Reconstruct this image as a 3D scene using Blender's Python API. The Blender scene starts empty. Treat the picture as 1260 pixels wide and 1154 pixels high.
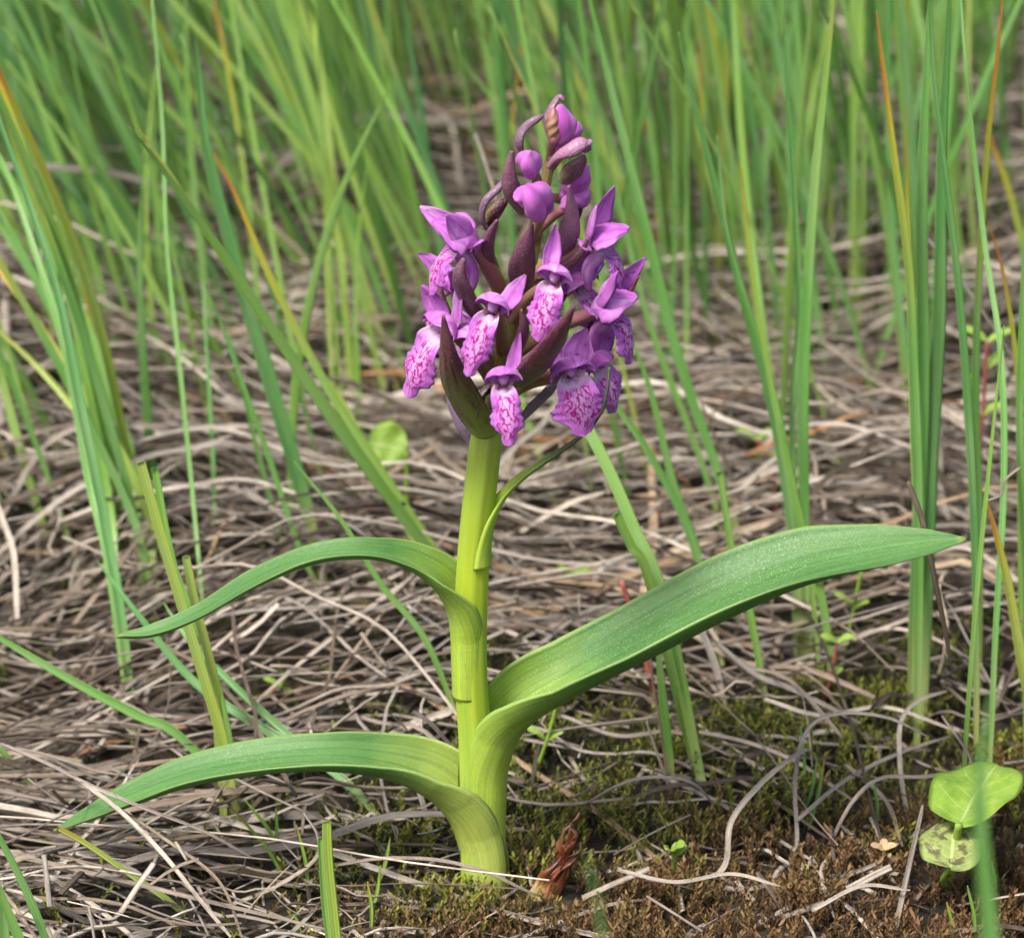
import bpy, math, random
import numpy as np
from mathutils import Vector
random.seed(7); rng = np.random.default_rng(11)
scene = bpy.context.scene
col = scene.collection
R_ = math.radians

# ------------------------------------------------------------------ camera
K = 1e-4                      # metres per photo pixel at the orchid (about 0.1 mm)
PITCH = R_(20); FPX = 7000.0  # focal length in photo pixels
W0, H0 = 1260.0, 1154.0
fwd = np.array([0, math.cos(PITCH), -math.sin(PITCH)])
rgt = np.array([1.0, 0, 0])
upv = np.cross(rgt, fwd)
def ray(px, py):
    return fwd + rgt*((px-W0/2)/FPX) + upv*((H0/2-py)/FPX)
C0 = -0.7*ray(596, 1092)
cam = bpy.data.cameras.new('camera'); cam_o = bpy.data.objects.new('camera', cam); col.objects.link(cam_o)
cam_o.location = C0; cam_o.rotation_euler = (math.pi/2-PITCH, 0, 0)
cam.sensor_width = 36; cam.sensor_fit = 'HORIZONTAL'; cam.lens = 36*FPX/W0
cam.clip_start = 0.01; cam.clip_end = 100
cam.dof.use_dof = True; cam.dof.focus_distance = 0.676; cam.dof.aperture_fstop = 46
scene.camera = cam_o

# ------------------------------------------------------------------ light
SUN_EL, SUN_AZ = R_(56), R_(-140)    # azimuth measured from +Y clockwise
world = bpy.data.worlds.new('World'); scene.world = world; world.use_nodes = True
nt = world.node_tree; bg = nt.nodes['Background']
sky = nt.nodes.new('ShaderNodeTexSky'); sky.sky_type = 'NISHITA'; sky.sun_disc = False
sky.sun_elevation = SUN_EL; sky.sun_rotation = SUN_AZ; sky.dust_density = 5.0; sky.air_density = 0.8; sky.ozone_density = 0.6
nt.links.new(sky.outputs[0], bg.inputs[0]); bg.inputs[1].default_value = 0.15
sun = bpy.data.lights.new('sun', 'SUN'); sun_o = bpy.data.objects.new('sun', sun); col.objects.link(sun_o)
sun.energy = 2.3; sun.angle = R_(12); sun.color = (1, 0.97, 0.92)
sd = Vector((math.sin(SUN_AZ)*math.cos(SUN_EL), math.cos(SUN_AZ)*math.cos(SUN_EL), math.sin(SUN_EL)))
sun_o.rotation_euler = sd.to_track_quat('Z', 'Y').to_euler(); sun_o.location = sd*2
vs = scene.view_settings; vs.view_transform = 'Standard'; vs.look = 'None'; vs.gamma = 1; vs.exposure = 1.05
vs.use_curve_mapping = False

# ------------------------------------------------------------------ helpers
def A(*a): return np.array(a, float)
def unit(v):
    v = np.asarray(v, float); return v/np.maximum(np.linalg.norm(v, axis=-1, keepdims=True), 1e-12)
def P(px, py, Y=0.0):
    d = ray(px, py); return C0 + d*((Y-C0[1])/d[1])
def gz(x, y):
    """height of the ground"""
    x = np.asarray(x, float); y = np.asarray(y, float)
    b = 0.006*np.sin(x*31+1.2)*np.sin(y*23+.5) + 0.003*np.sin(x*67+y*41) + 0.0016*np.sin(x*140-y*120+1)
    m = np.clip((np.hypot(x, y)-0.015)/0.06, 0, 1)
    return b*m + 0.012*np.clip((y-.12)/.3, 0, 1)
def G(px, py, dz=0.0):
    d = ray(px, py); z = 0.0
    for _ in range(6):
        p = C0 + d*((z-C0[2])/d[2]); z = float(gz(p[0], p[1]))+dz
    return p
def Yof(px, py): return G(px, py)[1]
def cat(pts, n):
    """Catmull-Rom through pts, n samples"""
    pts = np.asarray(pts, float)
    if pts.ndim == 1: pts = pts[:, None]
    k = len(pts)
    if k == 2: return pts[0] + (pts[1]-pts[0])*np.linspace(0, 1, n)[:, None]
    e = np.vstack([2*pts[0]-pts[1], pts, 2*pts[-1]-pts[-2]])
    s = np.linspace(0, k-1, n); i = np.minimum(s.astype(int), k-2); f = (s-i)[:, None]
    p0, p1, p2, p3 = e[i], e[i+1], e[i+2], e[i+3]
    return 0.5*(2*p1+(p2-p0)*f+(2*p0-5*p1+4*p2-p3)*f**2+(3*p1-p0-3*p2+p3)*f**3)
def prof(w, t):
    if callable(w): return np.asarray([w(x) for x in t], float)
    if np.isscalar(w): return np.full(len(t), float(w))
    if isinstance(w, list) and isinstance(w[0], tuple): return np.interp(t, [a for a, b in w], [b for a, b in w])
    return cat(w, len(t))[:, 0]
class Geo:
    """plain geometry collector: vertices, quads/tris, vertex attributes"""
    def __init__(s): s.v=[]; s.f4=[]; s.f3=[]; s.prm=[]; s.pos=[]; s.ext=[]; s.n=0
    def add(s, v, f4, f3, prm, pos, ext):
        s.v.append(v); s.prm.append(prm); s.pos.append(pos); s.ext.append(np.tile(np.asarray(ext, float), (len(v), 1)))
        if len(f4): s.f4.append(np.asarray(f4)+s.n)
        if len(f3): s.f3.append(np.asarray(f3)+s.n)
        s.n += len(v); return s
_ring = {}
def ring_faces(n, r):
    if (n, r) in _ring: return _ring[(n, r)]
    i = np.arange(n-1)[:, None]*r; j = np.arange(r)[None]; j2 = (j+1) % r
    q = np.stack([i+j, i+j2, i+r+j2, i+r+j], -1).reshape(-1, 4)
    t = []
    for b, fl in ((0, 0), ((n-1)*r, 1)):
        for k in range(1, r-1): t.append((b, b+k+1, b+k) if not fl else (b, b+k, b+k+1))
    _ring[(n, r)] = (q, np.array(t)); return _ring[(n, r)]
def frames(pts, N, n, twist=0.0):
    c = cat(pts, n)
    d = np.r_[0, np.cumsum(np.linalg.norm(np.diff(c, axis=0), axis=1))]; L = d[-1]
    u = np.linspace(0, 1, n)
    T = unit(np.gradient(c, axis=0))
    N = np.asarray(N, float)
    Nn = np.tile(N, (n, 1)) if N.ndim == 1 else cat(N, n)
    Nn = unit(Nn - T*np.sum(Nn*T, 1, keepdims=True))
    B = np.cross(T, Nn)
    if np.any(np.asarray(twist) != 0):
        a = (prof(twist, u) if not np.isscalar(twist) else twist*u)[:, None]
        Nn, B = Nn*np.cos(a)+B*np.sin(a), B*np.cos(a)-Nn*np.sin(a)
    return c, T, Nn, B, d/L, L
def blade(g, pts, N, w, th, theta=0.0, n=24, m=7, twist=0.0, rnd=0.5, ext=(0, 0, 0), wl=None, wob=0.0, seed=0):
    """closed leaf-like sweep. w half width, th thickness, theta arc of the cross-section (>0 edges fall, <0 edges rise)"""
    c, T, Nn, B, u, L = frames(pts, N, n, twist)
    v = np.linspace(-1, 1, m)
    wr = prof(w, u)[:, None]; wL = prof(wl, u)[:, None] if wl is not None else wr
    ww = np.where(v[None] >= 0, wr, wL)
    th_ = prof(th, u)[:, None]; ta = prof(theta, u)[:, None]
    ta = np.where(np.abs(ta) < 1e-3, 1e-3, ta)
    phi = v[None]*ta/2; Rr = ww/(ta/2)
    x = Rr*np.sin(phi); nn = -Rr*(1-np.cos(phi))
    if wob:
        r2 = np.random.default_rng(seed)
        for k in range(4):
            f1, f2, p1 = r2.uniform(3, 14), r2.uniform(.5, 4), r2.uniform(0, 6)
            nn = nn + wob*np.sin(f1*u[:, None]+f2*v[None]+p1)*(.3+.7*np.abs(v[None]))*.5
    top = c[:, None]+B[:, None]*x[..., None]+Nn[:, None]*nn[..., None]
    sn = B[:, None]*np.sin(phi)[..., None]+Nn[:, None]*np.cos(phi)[..., None]
    tt = th_*(1-.8*v[None]**2)
    bot = top - sn*tt[..., None]
    allv = np.concatenate([top, bot[:, m-2:0:-1]], 1); r = allv.shape[1]
    vv = np.r_[v, v[m-2:0:-1]]
    side = np.r_[np.zeros(m), np.ones(m-2)]
    U = np.repeat(u[:, None], r, 1)
    prm = np.stack([U, np.tile(vv, (n, 1)), np.full((n, r), rnd)], -1).reshape(-1, 3)
    pos = np.stack([U*L*1000, np.tile(vv, (n, 1))*ww.max()*1000, np.full((n, r), rnd*57.0)], -1).reshape(-1, 3)
    q, t = ring_faces(n, r)
    g.add(allv.reshape(-1, 3), q, t, prm, pos, ext); return g
def tube(g, pts, rad, n=24, m=12, rnd=0.5, ext=(0, 0, 0), flat=1.0, N=(0, -1, 0.01), lobes=0, lobe_amp=0.0, twist=0.0, seed=0, wob=0.0):
    c, T, Nn, B, u, L = frames(pts, N, n, twist)
    r = prof(rad, u)
    a = np.linspace(0, 2*np.pi, m, endpoint=False)
    rr = r[:, None]*(1+lobe_amp*((np.abs(np.cos(lobes*a/2))*2-1.2) if lobes == 3 else np.cos(lobes*a))[None])
    if wob:
        r2 = np.random.default_rng(seed)
        for k in range(5):
            rr = rr*(1+wob*np.sin(r2.uniform(4, 25)*u[:, None]+r2.integers(1, 5)*a[None]+r2.uniform(0, 6)))
    vv = c[:, None]+B[:, None]*(rr*np.cos(a))[..., None]+Nn[:, None]*(rr*flat*np.sin(a))[..., None]
    U = np.repeat(u[:, None], m, 1)
    prm = np.stack([U, np.tile(np.sin(a), (n, 1)), np.full((n, m), rnd)], -1).reshape(-1, 3)
    pos = np.stack([U*L*1000, np.tile(a/np.pi-1, (n, 1))*r.max()*3000, np.full((n, m), rnd*57.0)], -1).reshape(-1, 3)
    q, t = ring_faces(n, m)
    g.add(vv.reshape(-1, 3), q, t, prm, pos, ext); return g
def mk(name, g, mat, parent=None, origin=None, smooth=True):
    V = np.vstack(g.v); org = np.asarray(origin if origin is not None else V[np.argmin(V[:, 2])], float)
    me = bpy.data.meshes.new(name)
    f4 = np.vstack(g.f4) if g.f4 else np.zeros((0, 4), int); f3 = np.vstack(g.f3) if g.f3 else np.zeros((0, 3), int)
    me.vertices.add(len(V)); me.vertices.foreach_set('co', (V-org).astype(np.float32).ravel())
    li = np.r_[f4.ravel(), f3.ravel()].astype(np.int32)
    me.loops.add(len(li)); me.loops.foreach_set('vertex_index', li)
    nf = len(f4)+len(f3); me.polygons.add(nf)
    st = np.r_[np.arange(len(f4))*4, len(f4)*4+np.arange(len(f3))*3].astype(np.int32)
    me.polygons.foreach_set('loop_start', st)
    me.polygons.foreach_set('loop_total', np.r_[np.full(len(f4), 4), np.full(len(f3), 3)].astype(np.int32))
    me.polygons.foreach_set('use_smooth', np.full(nf, smooth))
    for nm, arr in (('prm', g.prm), ('pos2', g.pos), ('ext', g.ext)):
        at = me.attributes.new(nm, 'FLOAT_VECTOR', 'POINT')
        at.data.foreach_set('vector', np.vstack(arr).astype(np.float32).ravel())
    me.update(); me.validate()
    me.materials.append(mat)
    o = bpy.data.objects.new(name, me); col.objects.link(o)
    if parent is not None:
        o.parent = parent; o.location = org - np.array(parent['org'])
    else: o.location = org
    o['org'] = [float(a) for a in org]
    return o
def thing(name, loc, label, cat_, group=None):
    o = bpy.data.objects.new(name, None); col.objects.link(o); o.location = loc
    o.empty_display_size = 0.005; o['org'] = [float(a) for a in loc]
    return tag(o, label, cat_, group)
def tag(o, label, cat_=None, group=None, kind=None):
    if label: o['label'] = label
    if cat_: o['category'] = cat_
    if group: o['group'] = group
    if kind: o['kind'] = kind
    return o

# ------------------------------------------------------------------ materials
class NT:
    def __init__(s, name):
        s.m = bpy.data.materials.new(name); s.m.use_nodes = True; s.t = s.m.node_tree; s.t.nodes.clear()
        s.out = s.n('ShaderNodeOutputMaterial')
    def n(s, ty, **kw):
        x = s.t.nodes.new(ty)
        for k, v in kw.items(): setattr(x, k, v)
        return x
    def l(s, a, b): s.t.links.new(a, b)
    def put(s, sock, v):
        if hasattr(v, 'is_linked') or isinstance(v, bpy.types.NodeSocket): s.l(v, sock)
        elif isinstance(v, (tuple, list)) and len(v) == 3 and sock.type == 'RGBA': sock.default_value = (*v, 1)
        else: sock.default_value = v
    def attr(s, nm):
        a = s.n('ShaderNodeAttribute', attribute_name=nm); return a.outputs['Vector']
    def sep(s, v):
        x = s.n('ShaderNodeSeparateXYZ'); s.l(v, x.inputs[0]); return x.outputs
    def math(s, op, a, b=0.0, c=None, clamp=False):
        x = s.n('ShaderNodeMath', operation=op, use_clamp=clamp)
        s.put(x.inputs[0], a); s.put(x.inputs[1], b)
        if c is not None: s.put(x.inputs[2], c)
        return x.outputs[0]
    def mix(s, f, a, b, ty='MIX'):
        x = s.n('ShaderNodeMix', data_type='RGBA', blend_type=ty)
        s.put(x.inputs[0], f); s.put(x.inputs[6], a); s.put(x.inputs[7], b); return x.outputs[2]
    def ramp(s, f, stops, interp='LINEAR'):
        x = s.n('ShaderNodeValToRGB'); x.color_ramp.interpolation = interp; e = x.color_ramp.elements
        while len(e) < len(stops): e.new(0.5)
        for el, (p, c) in zip(e, stops):
            el.position = p; el.color = (*c, 1) if not np.isscalar(c) else (c, c, c, 1)
        s.put(x.inputs[0], f); return x.outputs[0]
    def noise(s, vec, scale, detail=3, rough=.55, dist=0.0):
        x = s.n('ShaderNodeTexNoise'); x.inputs['Scale'].default_value = scale; x.inputs['Detail'].default_value = detail
        x.inputs['Roughness'].default_value = rough; x.inputs['Distortion'].default_value = dist
        if vec is not None: s.l(vec, x.inputs['Vector'])
        return x.outputs[0]
    def voro(s, vec, scale, feature='F1', out='Distance', rnd=1.0):
        x = s.n('ShaderNodeTexVoronoi', feature=feature); x.inputs['Scale'].default_value = scale; x.inputs['Randomness'].default_value = rnd
        if vec is not None: s.l(vec, x.inputs['Vector'])
        return x.outputs[out]
    def scale(s, v, sc):
        x = s.n('ShaderNodeVectorMath', operation='MULTIPLY'); s.l(v, x.inputs[0]); x.inputs[1].default_value = sc; return x.outputs[0]
    def add(s, v, o):
        x = s.n('ShaderNodeVectorMath', operation='ADD'); s.l(v, x.inputs[0]); s.put(x.inputs[1], o); return x.outputs[0]
    def finish(s, color, rough=.5, spec=.5, bump=None, bump_d=.0001, bump_s=1.0, trans=0.0, trans_col=None, sheen=0.0, coat=0.0):
        b = s.n('ShaderNodeBsdfPrincipled'); s.put(b.inputs['Base Color'], color); s.put(b.inputs['Roughness'], rough)
        s.put(b.inputs['Specular IOR Level'], spec); b.inputs['Sheen Weight'].default_value = sheen
        if bump is not None:
            bp = s.n('ShaderNodeBump'); bp.inputs['Distance'].default_value = bump_d; bp.inputs['Strength'].default_value = bump_s
            s.l(bump, bp.inputs['Height']); s.l(bp.outputs[0], b.inputs['Normal'])
        sh = b.outputs[0]
        if trans:
            tr = s.n('ShaderNodeBsdfTranslucent'); s.put(tr.inputs[0], trans_col if trans_col is not None else color)
            mx = s.n('ShaderNodeMixShader'); mx.inputs[0].default_value = trans
            s.l(sh, mx.inputs[1]); s.l(tr.outputs[0], mx.inputs[2]); sh = mx.outputs[0]
        s.l(sh, s.out.inputs[0]); return s.m

def m_straw():
    t = NT('dry_straw'); prm = t.attr('prm'); pos = t.attr('pos2'); u, v, r = t.sep(prm)
    base = t.ramp(r, [(0, (.045, .033, .022)), (.16, (.13, .095, .066)), (.32, (.28, .22, .16)), (.5, (.28, .25, .215)), (.7, (.42, .36, .285)), (.9, (.58, .515, .42)), (.97, (.38, .26, .15)), (1, (.36, .18, .07))])
    st = t.noise(t.scale(pos, (.09, 7.0, 1)), 1, 4, .7)
    c = t.mix(1, base, t.ramp(st, [(.3, .42), (.5, .95), (.72, 1.4)]), 'MULTIPLY')
    bl = t.noise(t.scale(pos, (.16, .5, 1)), 1, 4, .65)
    c = t.mix(t.ramp(bl, [(.48, 0), (.75, .75)]), c, (.11, .08, .06))
    c = t.mix(t.ramp(bl, [(.25, .5), (.42, 0)]), c, (.52, .45, .36))
    sp = t.noise(t.scale(pos, (2.2, 5, 1)), 1, 3, .6)
    c = t.mix(t.ramp(sp, [(.62, 0), (.70, .7)]), c, (.045, .033, .025))
    return t.finish(c, .6, .3, t.math('ADD', st, t.math('MULTIPLY', sp, .3)), .00022, 1.0, trans=.1)
def m_grass():
    t = NT('green_blade'); prm = t.attr('prm'); pos = t.attr('pos2'); u, v, r = t.sep(prm); tip, pale, dull = t.sep(t.attr('ext'))
    base = t.ramp(r, [(0, (.085, .25, .075)), (.25, (.125, .32, .07)), (.5, (.18, .38, .07)), (.75, (.265, .43, .07)), (1, (.40, .47, .08))])
    n1 = t.noise(t.scale(pos, (.05, .4, 1)), 1, 3)
    c = t.mix(t.math('MULTIPLY', t.ramp(n1, [(.4, 0), (.7, 1)]), .5), base, (.30, .45, .20))
    ln = t.math('SINE', t.math('MULTIPLY', t.sep(pos)[1], 17.0))
    lines = t.ramp(t.math('MULTIPLY_ADD', ln, .5, .5), [(0, .84), (1, 1.08)])
    c = t.mix(1, c, lines, 'MULTIPLY')
    # pale base, yellow then rust tip
    uj = t.math('ADD', u, t.math('MULTIPLY', t.math('SUBTRACT', n1, .5), .2))
    c = t.mix(t.math('MULTIPLY', t.ramp(uj, [(.0, 1), (.22, 0)]), pale), c, (.46, .45, .17))
    c = t.mix(t.math('MULTIPLY', t.ramp(uj, [(.55, 0), (.85, 1)]), tip), c, (.42, .40, .04))
    c = t.mix(t.math('MULTIPLY', t.ramp(uj, [(.83, 0), (.92, 1)]), tip), c, (.45, .20, .04))
    sp = t.voro(t.scale(pos, (1.1, 2.2, 1)), 1)
    c = t.mix(t.math('MULTIPLY', t.ramp(sp, [(.10, 1), (.2, 0)]), t.math('MULTIPLY', dull, .8)), c, (.24, .10, .025))
    return t.finish(c, .42, .45, ln, .00003, .5, trans=.34, trans_col=t.mix(1, c, (1.25, 1.2, .55), 'MULTIPLY'))
def m_stem():
    t = NT('orchid_stem'); u, v, r = t.sep(t.attr('prm')); pos = t.attr('pos2')
    c = t.ramp(u, [(0, (.56, .60, .30)), (.07, (.50, .58, .18)), (.2, (.38, .52, .05)), (.42, (.42, .53, .03)), (.55, (.30, .44, .045)), (.63, (.28, .37, .07)), (.69, (.2, .15, .06)), (1, (.2, .10, .07))])
    st = t.noise(t.scale(pos, (.03, 1.2, 1)), 1, 3)
    c = t.mix(t.ramp(st, [(.42, 0), (.72, .55)]), c, (.20, .37, .06))
    st2 = t.noise(t.scale(pos, (.02, 2.6, 1)), 1, 3)
    c = t.mix(t.math('MULTIPLY', t.ramp(st2, [(.45, 0), (.7, .8)]), t.ramp(u, [(.42, 0), (.62, 1)])), c, (.22, .15, .06))
    sp = t.voro(t.scale(pos, (4.5, 4.5, 1)), 1)
    c = t.mix(t.ramp(sp, [(.08, .5), (.2, 0)]), c, (.75, .78, .45))
    return t.finish(c, .38, .45, st, .00015, .5, trans=.3, trans_col=(.55, .62, .04))
def m_leaf():
    t = NT('orchid_leaf'); prm = t.attr('prm'); pos = t.attr('pos2'); u, v, r = t.sep(prm); shl, yel, drk = t.sep(t.attr('ext'))
    c = t.ramp(t.noise(t.scale(pos, (.05, .3, 1)), 1, 3), [(.3, (.05, .15, .025)), (.7, (.095, .215, .05))])
    # lime sheath end
    us = t.math('DIVIDE', u, shl)
    usn = t.math('ADD', us, t.math('MULTIPLY', t.math('SUBTRACT', t.noise(t.scale(pos, (.2, .6, 1)), 1, 2), .5), .25))
    c = t.mix(t.ramp(usn, [(.35, 1), (1.0, 0)]), c, t.mix(yel, (.34, .48, .035), (.46, .53, .10)))
    c = t.mix(t.ramp(u, [(.985, 0), (.995, .7)]), c, (.26, .33, .05))
    c = t.mix(t.math('MULTIPLY', t.ramp(u, [(.25, 0), (.62, .9)]), drk), c, (.085, .07, .06))
    py = t.sep(pos)[1]
    vein = t.math('SINE', t.math('ADD', t.math('MULTIPLY', py, 3.3), t.math('MULTIPLY', t.noise(t.scale(pos, (.02, .25, 1)), 1, 2), 7.0)))
    c = t.mix(t.math('MULTIPLY', t.ramp(t.math('MULTIPLY_ADD', vein, .5, .5), [(0, .75), (.06, 0)]), t.ramp(usn, [(.5, .25), (1.2, 1)])), c, t.mix(.6, c, (.02, .07, .02)))
    c = t.mix(t.ramp(t.math('ABSOLUTE', v), [(.94, 0), (.985, .55)]), c, (.35, .48, .14))
    # stomata speckle in cross rows
    sp = t.voro(t.scale(pos, (3.4, 2.9, 1)), 1)
    big = t.noise(t.scale(pos, (.09, .2, 1)), 1, 2)
    f = t.math('MULTIPLY', t.ramp(sp, [(.12, 1), (.26, 0)]), t.ramp(big, [(.3, .15), (.66, .8)]))
    c = t.mix(f, c, (.42, .56, .40))
    c = t.mix(t.ramp(t.noise(t.scale(pos, (.9, 3.5, 1)), 1, 3), [(.5, 0), (.75, .35)]), c, (.13, .26, .12))
    cells = t.voro(t.scale(pos, (3.2, 1.3, 1)), 1)
    fine = t.noise(t.scale(pos, (.05, 6.0, 1)), 1, 2)
    c = t.mix(1, c, t.ramp(fine, [(.3, .8), (.7, 1.15)]), 'MULTIPLY')
    blem = t.noise(t.scale(pos, (.11, .35, 1)), 1, 5, .7)
    c = t.mix(t.ramp(blem, [(.69, 0), (.73, .6)]), c, (.16, .15, .05))
    h = t.math('ADD', t.math('ADD', t.math('MULTIPLY', vein, .16), t.math('MULTIPLY', fine, .5)), t.math('MULTIPLY', cells, .22))
    return t.finish(c, t.ramp(cells, [(.1, .42), (.6, .55)]), .42, h, .00009, .7, trans=.2, trans_col=(.22, .42, .03))
def m_petal():
    t = NT('petal'); prm = t.attr('prm'); pos = t.attr('pos2'); u, v, r = t.sep(prm); pale, spot, novein = t.sep(t.attr('ext'))
    n1 = t.noise(t.scale(pos, (.25, .35, 1)), 1, 3)
    c = t.ramp(n1, [(.3, (.42, .095, .45)), (.5, (.54, .18, .57)), (.72, (.72, .40, .75))])
    vein = t.math('SINE', t.math('ADD', t.math('MULTIPLY', t.sep(pos)[1], 4.2), t.math('MULTIPLY', n1, 5.0)))
    c = t.mix(t.ramp(t.math('MULTIPLY_ADD', vein, .5, .5), [(.72, 0), (1, .5)]), c, t.mix(novein, (.33, .05, .37), c))
    c = t.mix(t.math('MULTIPLY', t.ramp(u, [(.0, 1), (.35, 0)]), pale), c, (.78, .66, .78))
    e = t.ramp(t.voro(t.add(t.scale(pos, (.95, 1.15, 1)), t.scale(pos, (.0, .0, .3))), 1, 'F1'), [(.17, 1), (.26, 0)])
    c = t.mix(t.math('MULTIPLY', e, t.math('MULTIPLY', spot, t.ramp(t.math('ABSOLUTE', v), [(.3, 1), (.7, 0)]))), c, (.36, .015, .25))
    return t.finish(t.mix(t.math('MULTIPLY', novein, .7), c, t.ramp(n1, [(.3, (.40, .06, .36)), (.7, (.58, .19, .52))])), .56, .22, t.math('ADD', n1, t.math('MULTIPLY', vein, .12)), .00014, .8, trans=.36, sheen=.1)
def m_lip():
    t = NT('lip'); prm = t.attr('prm'); pos = t.attr('pos2'); u, v, r = t.sep(prm)
    n1 = t.noise(t.scale(pos, (.4, .4, 1)), 1, 3)
    edge = t.math('ADD', t.math('ABSOLUTE', v), t.math('MULTIPLY', t.math('SUBTRACT', n1, .5), .7))
    c = t.ramp(edge, [(.1, (.70, .36, .67)), (.4, (.58, .23, .60)), (.8, (.45, .13, .52))])
    c = t.mix(t.ramp(u, [(.5, 0), (.95, .75)]), c, (.50, .16, .56))
    c = t.mix(t.ramp(u, [(.15, .9), (.28, 0)]), c, (.76, .58, .70))
    wp = t.n('ShaderNodeTexNoise'); wp.inputs['Scale'].default_value = .7; wp.inputs['Detail'].default_value = 2; t.l(pos, wp.inputs['Vector'])
    wv = t.n('ShaderNodeVectorMath', operation='MULTIPLY_ADD'); t.l(wp.outputs['Color'], wv.inputs[0]); wv.inputs[1].default_value = (1.6, 1.6, 0); t.l(t.scale(pos, (.8, 1.5, 1)), wv.inputs[2])
    d = t.voro(wv.outputs[0], 1.15, 'DISTANCE_TO_EDGE')
    br = t.noise(t.scale(pos, (1.3, 1.6, 1)), 1, 2)
    loops = t.math('MULTIPLY', t.ramp(d, [(.08, 1), (.17, 0)]), t.ramp(br, [(.40, 0), (.50, 1)]))
    dots = t.ramp(t.voro(t.scale(pos, (.9, 1.7, 1)), 1.15, 'F1'), [(.15, .9), (.25, 0)])
    pat = t.math('MAXIMUM', loops, t.math('MULTIPLY', dots, t.ramp(br, [(.4, 1), (.5, .25)])))
    msk = t.math('MULTIPLY', t.ramp(edge, [(.55, 1), (.85, 0)]), t.math('MULTIPLY', t.ramp(u, [(.2, 0), (.27, 1)]), t.ramp(u, [(.85, 1), (.97, .2)])))
    c = t.mix(t.math('MULTIPLY', pat, msk), c, (.33, .008, .19))
    c = t.mix(t.math('MULTIPLY', t.ramp(br, [(.52, 0), (.6, .8)]), t.ramp(u, [(.05, 1), (.16, 0)])), c, (.40, .05, .20))
    return t.finish(c, .58, .22, n1, .00012, .7, trans=.3, sheen=.1)
def m_bract():
    t = NT('bract'); prm = t.attr('prm'); pos = t.attr('pos2'); u, v, r = t.sep(prm); grn, grey, lt = t.sep(t.attr('ext'))
    n1 = t.noise(t.scale(pos, (.12, 1.1, 1)), 1, 3)
    c = t.ramp(n1, [(.3, (.055, .012, .024)), (.55, (.11, .028, .048)), (.8, (.18, .06, .085))])
    g = t.math('MULTIPLY', t.ramp(n1, [(.35, 0), (.6, 1)]), t.math('MULTIPLY', grn, t.ramp(u, [(.1, 1), (.8, .12)])))
    c = t.mix(g, c, (.22, .30, .035))
    c = t.mix(t.math('MULTIPLY', t.ramp(u, [(0, 1), (.16, 0)]), grn), c, (.28, .40, .06))
    c = t.mix(t.math('MULTIPLY', grey, .65), c, (.20, .15, .24))
    c = t.mix(lt, c, (.36, .17, .27))
    c = t.mix(t.ramp(t.math('ABSOLUTE', v), [(.9, 0), (1, .45)]), c, (.20, .03, .12))
    sp = t.voro(t.scale(pos, (3.3, 3.3, 1)), 1)
    c = t.mix(t.ramp(sp, [(.1, .75), (.2, 0)]), c, (.55, .47, .5))
    return t.finish(c, .4, .5, t.math('ADD', n1, sp), .0001, .6, trans=.12, trans_col=(.3, .08, .12))
def m_ovary():
    t = NT('ovary'); pos = t.attr('pos2'); u, v, r = t.sep(t.attr('prm'))
    st = t.noise(t.scale(pos, (.08, 1.0, 1)), 1, 3)
    c = t.ramp(st, [(.3, (.22, .15, .05)), (.5, (.30, .17, .09)), (.7, (.34, .14, .15))])
    c = t.mix(t.ramp(u, [(.5, 0), (1, .6)]), c, (.34, .10, .20))
    return t.finish(c, .4, .45, st, .0001, .6, trans=.2)
def m_moss():
    t = NT('moss'); u, v, r = t.sep(t.attr('prm'))
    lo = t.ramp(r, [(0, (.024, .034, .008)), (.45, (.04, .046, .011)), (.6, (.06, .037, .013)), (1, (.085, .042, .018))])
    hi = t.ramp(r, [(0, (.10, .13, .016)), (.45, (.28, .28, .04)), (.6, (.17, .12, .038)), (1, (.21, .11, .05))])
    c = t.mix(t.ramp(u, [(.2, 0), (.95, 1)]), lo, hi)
    return t.finish(c, .6, .25, trans=.2)
def m_soil():
    t = NT('soil'); tc = t.n('ShaderNodeTexCoord').outputs['Object']
    n = t.noise(tc, 140, 6, .7); n2 = t.noise(tc, 22, 3)
    c = t.ramp(n, [(.3, (.008, .006, .004)), (.55, (.022, .016, .011)), (.8, (.05, .035, .022))])
    c = t.mix(t.ramp(n2, [(.45, 0), (.7, .5)]), c, (.035, .035, .012))
    return t.finish(c, .9, .2, n, .003, 1.0)
def m_plain(name, stops, rough=.5, trans=.2, spots=None, bump=.0001, veins=False):
    t = NT(name); pos = t.attr('pos2')
    n = t.noise(t.scale(pos, (.35, .5, 1)), 1, 4, .6)
    c = t.ramp(n, stops)
    if veins:
        u, v, r = t.sep(t.attr('prm')); av = t.math('ABSOLUTE', v)
        side = t.math('SINE', t.math('MULTIPLY', t.math('SUBTRACT', u, t.math('MULTIPLY', av, .28)), 34.0))
        f = t.math('MAXIMUM', t.ramp(av, [(.02, .7), (.06, 0)]), t.math('MULTIPLY', t.ramp(side, [(.93, 0), (1, .4)]), t.ramp(av, [(.6, 1), (.95, 0)])))
        c = t.mix(f, c, (.48, .58, .22))
        c = t.mix(t.ramp(t.noise(t.scale(pos, (1.5, 1.5, 1)), 1, 3), [(.62, 0), (.7, .4)]), c, (.5, .58, .3))
    if spots:
        s = t.noise(t.scale(pos, (.45, .45, 1)), 1, 5, .7)
        c = t.mix(t.ramp(s, [(.5, 0), (.58, .85)]), c, spots)
    return t.finish(c, rough, .4, n, bump, .6, trans=trans)
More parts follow.
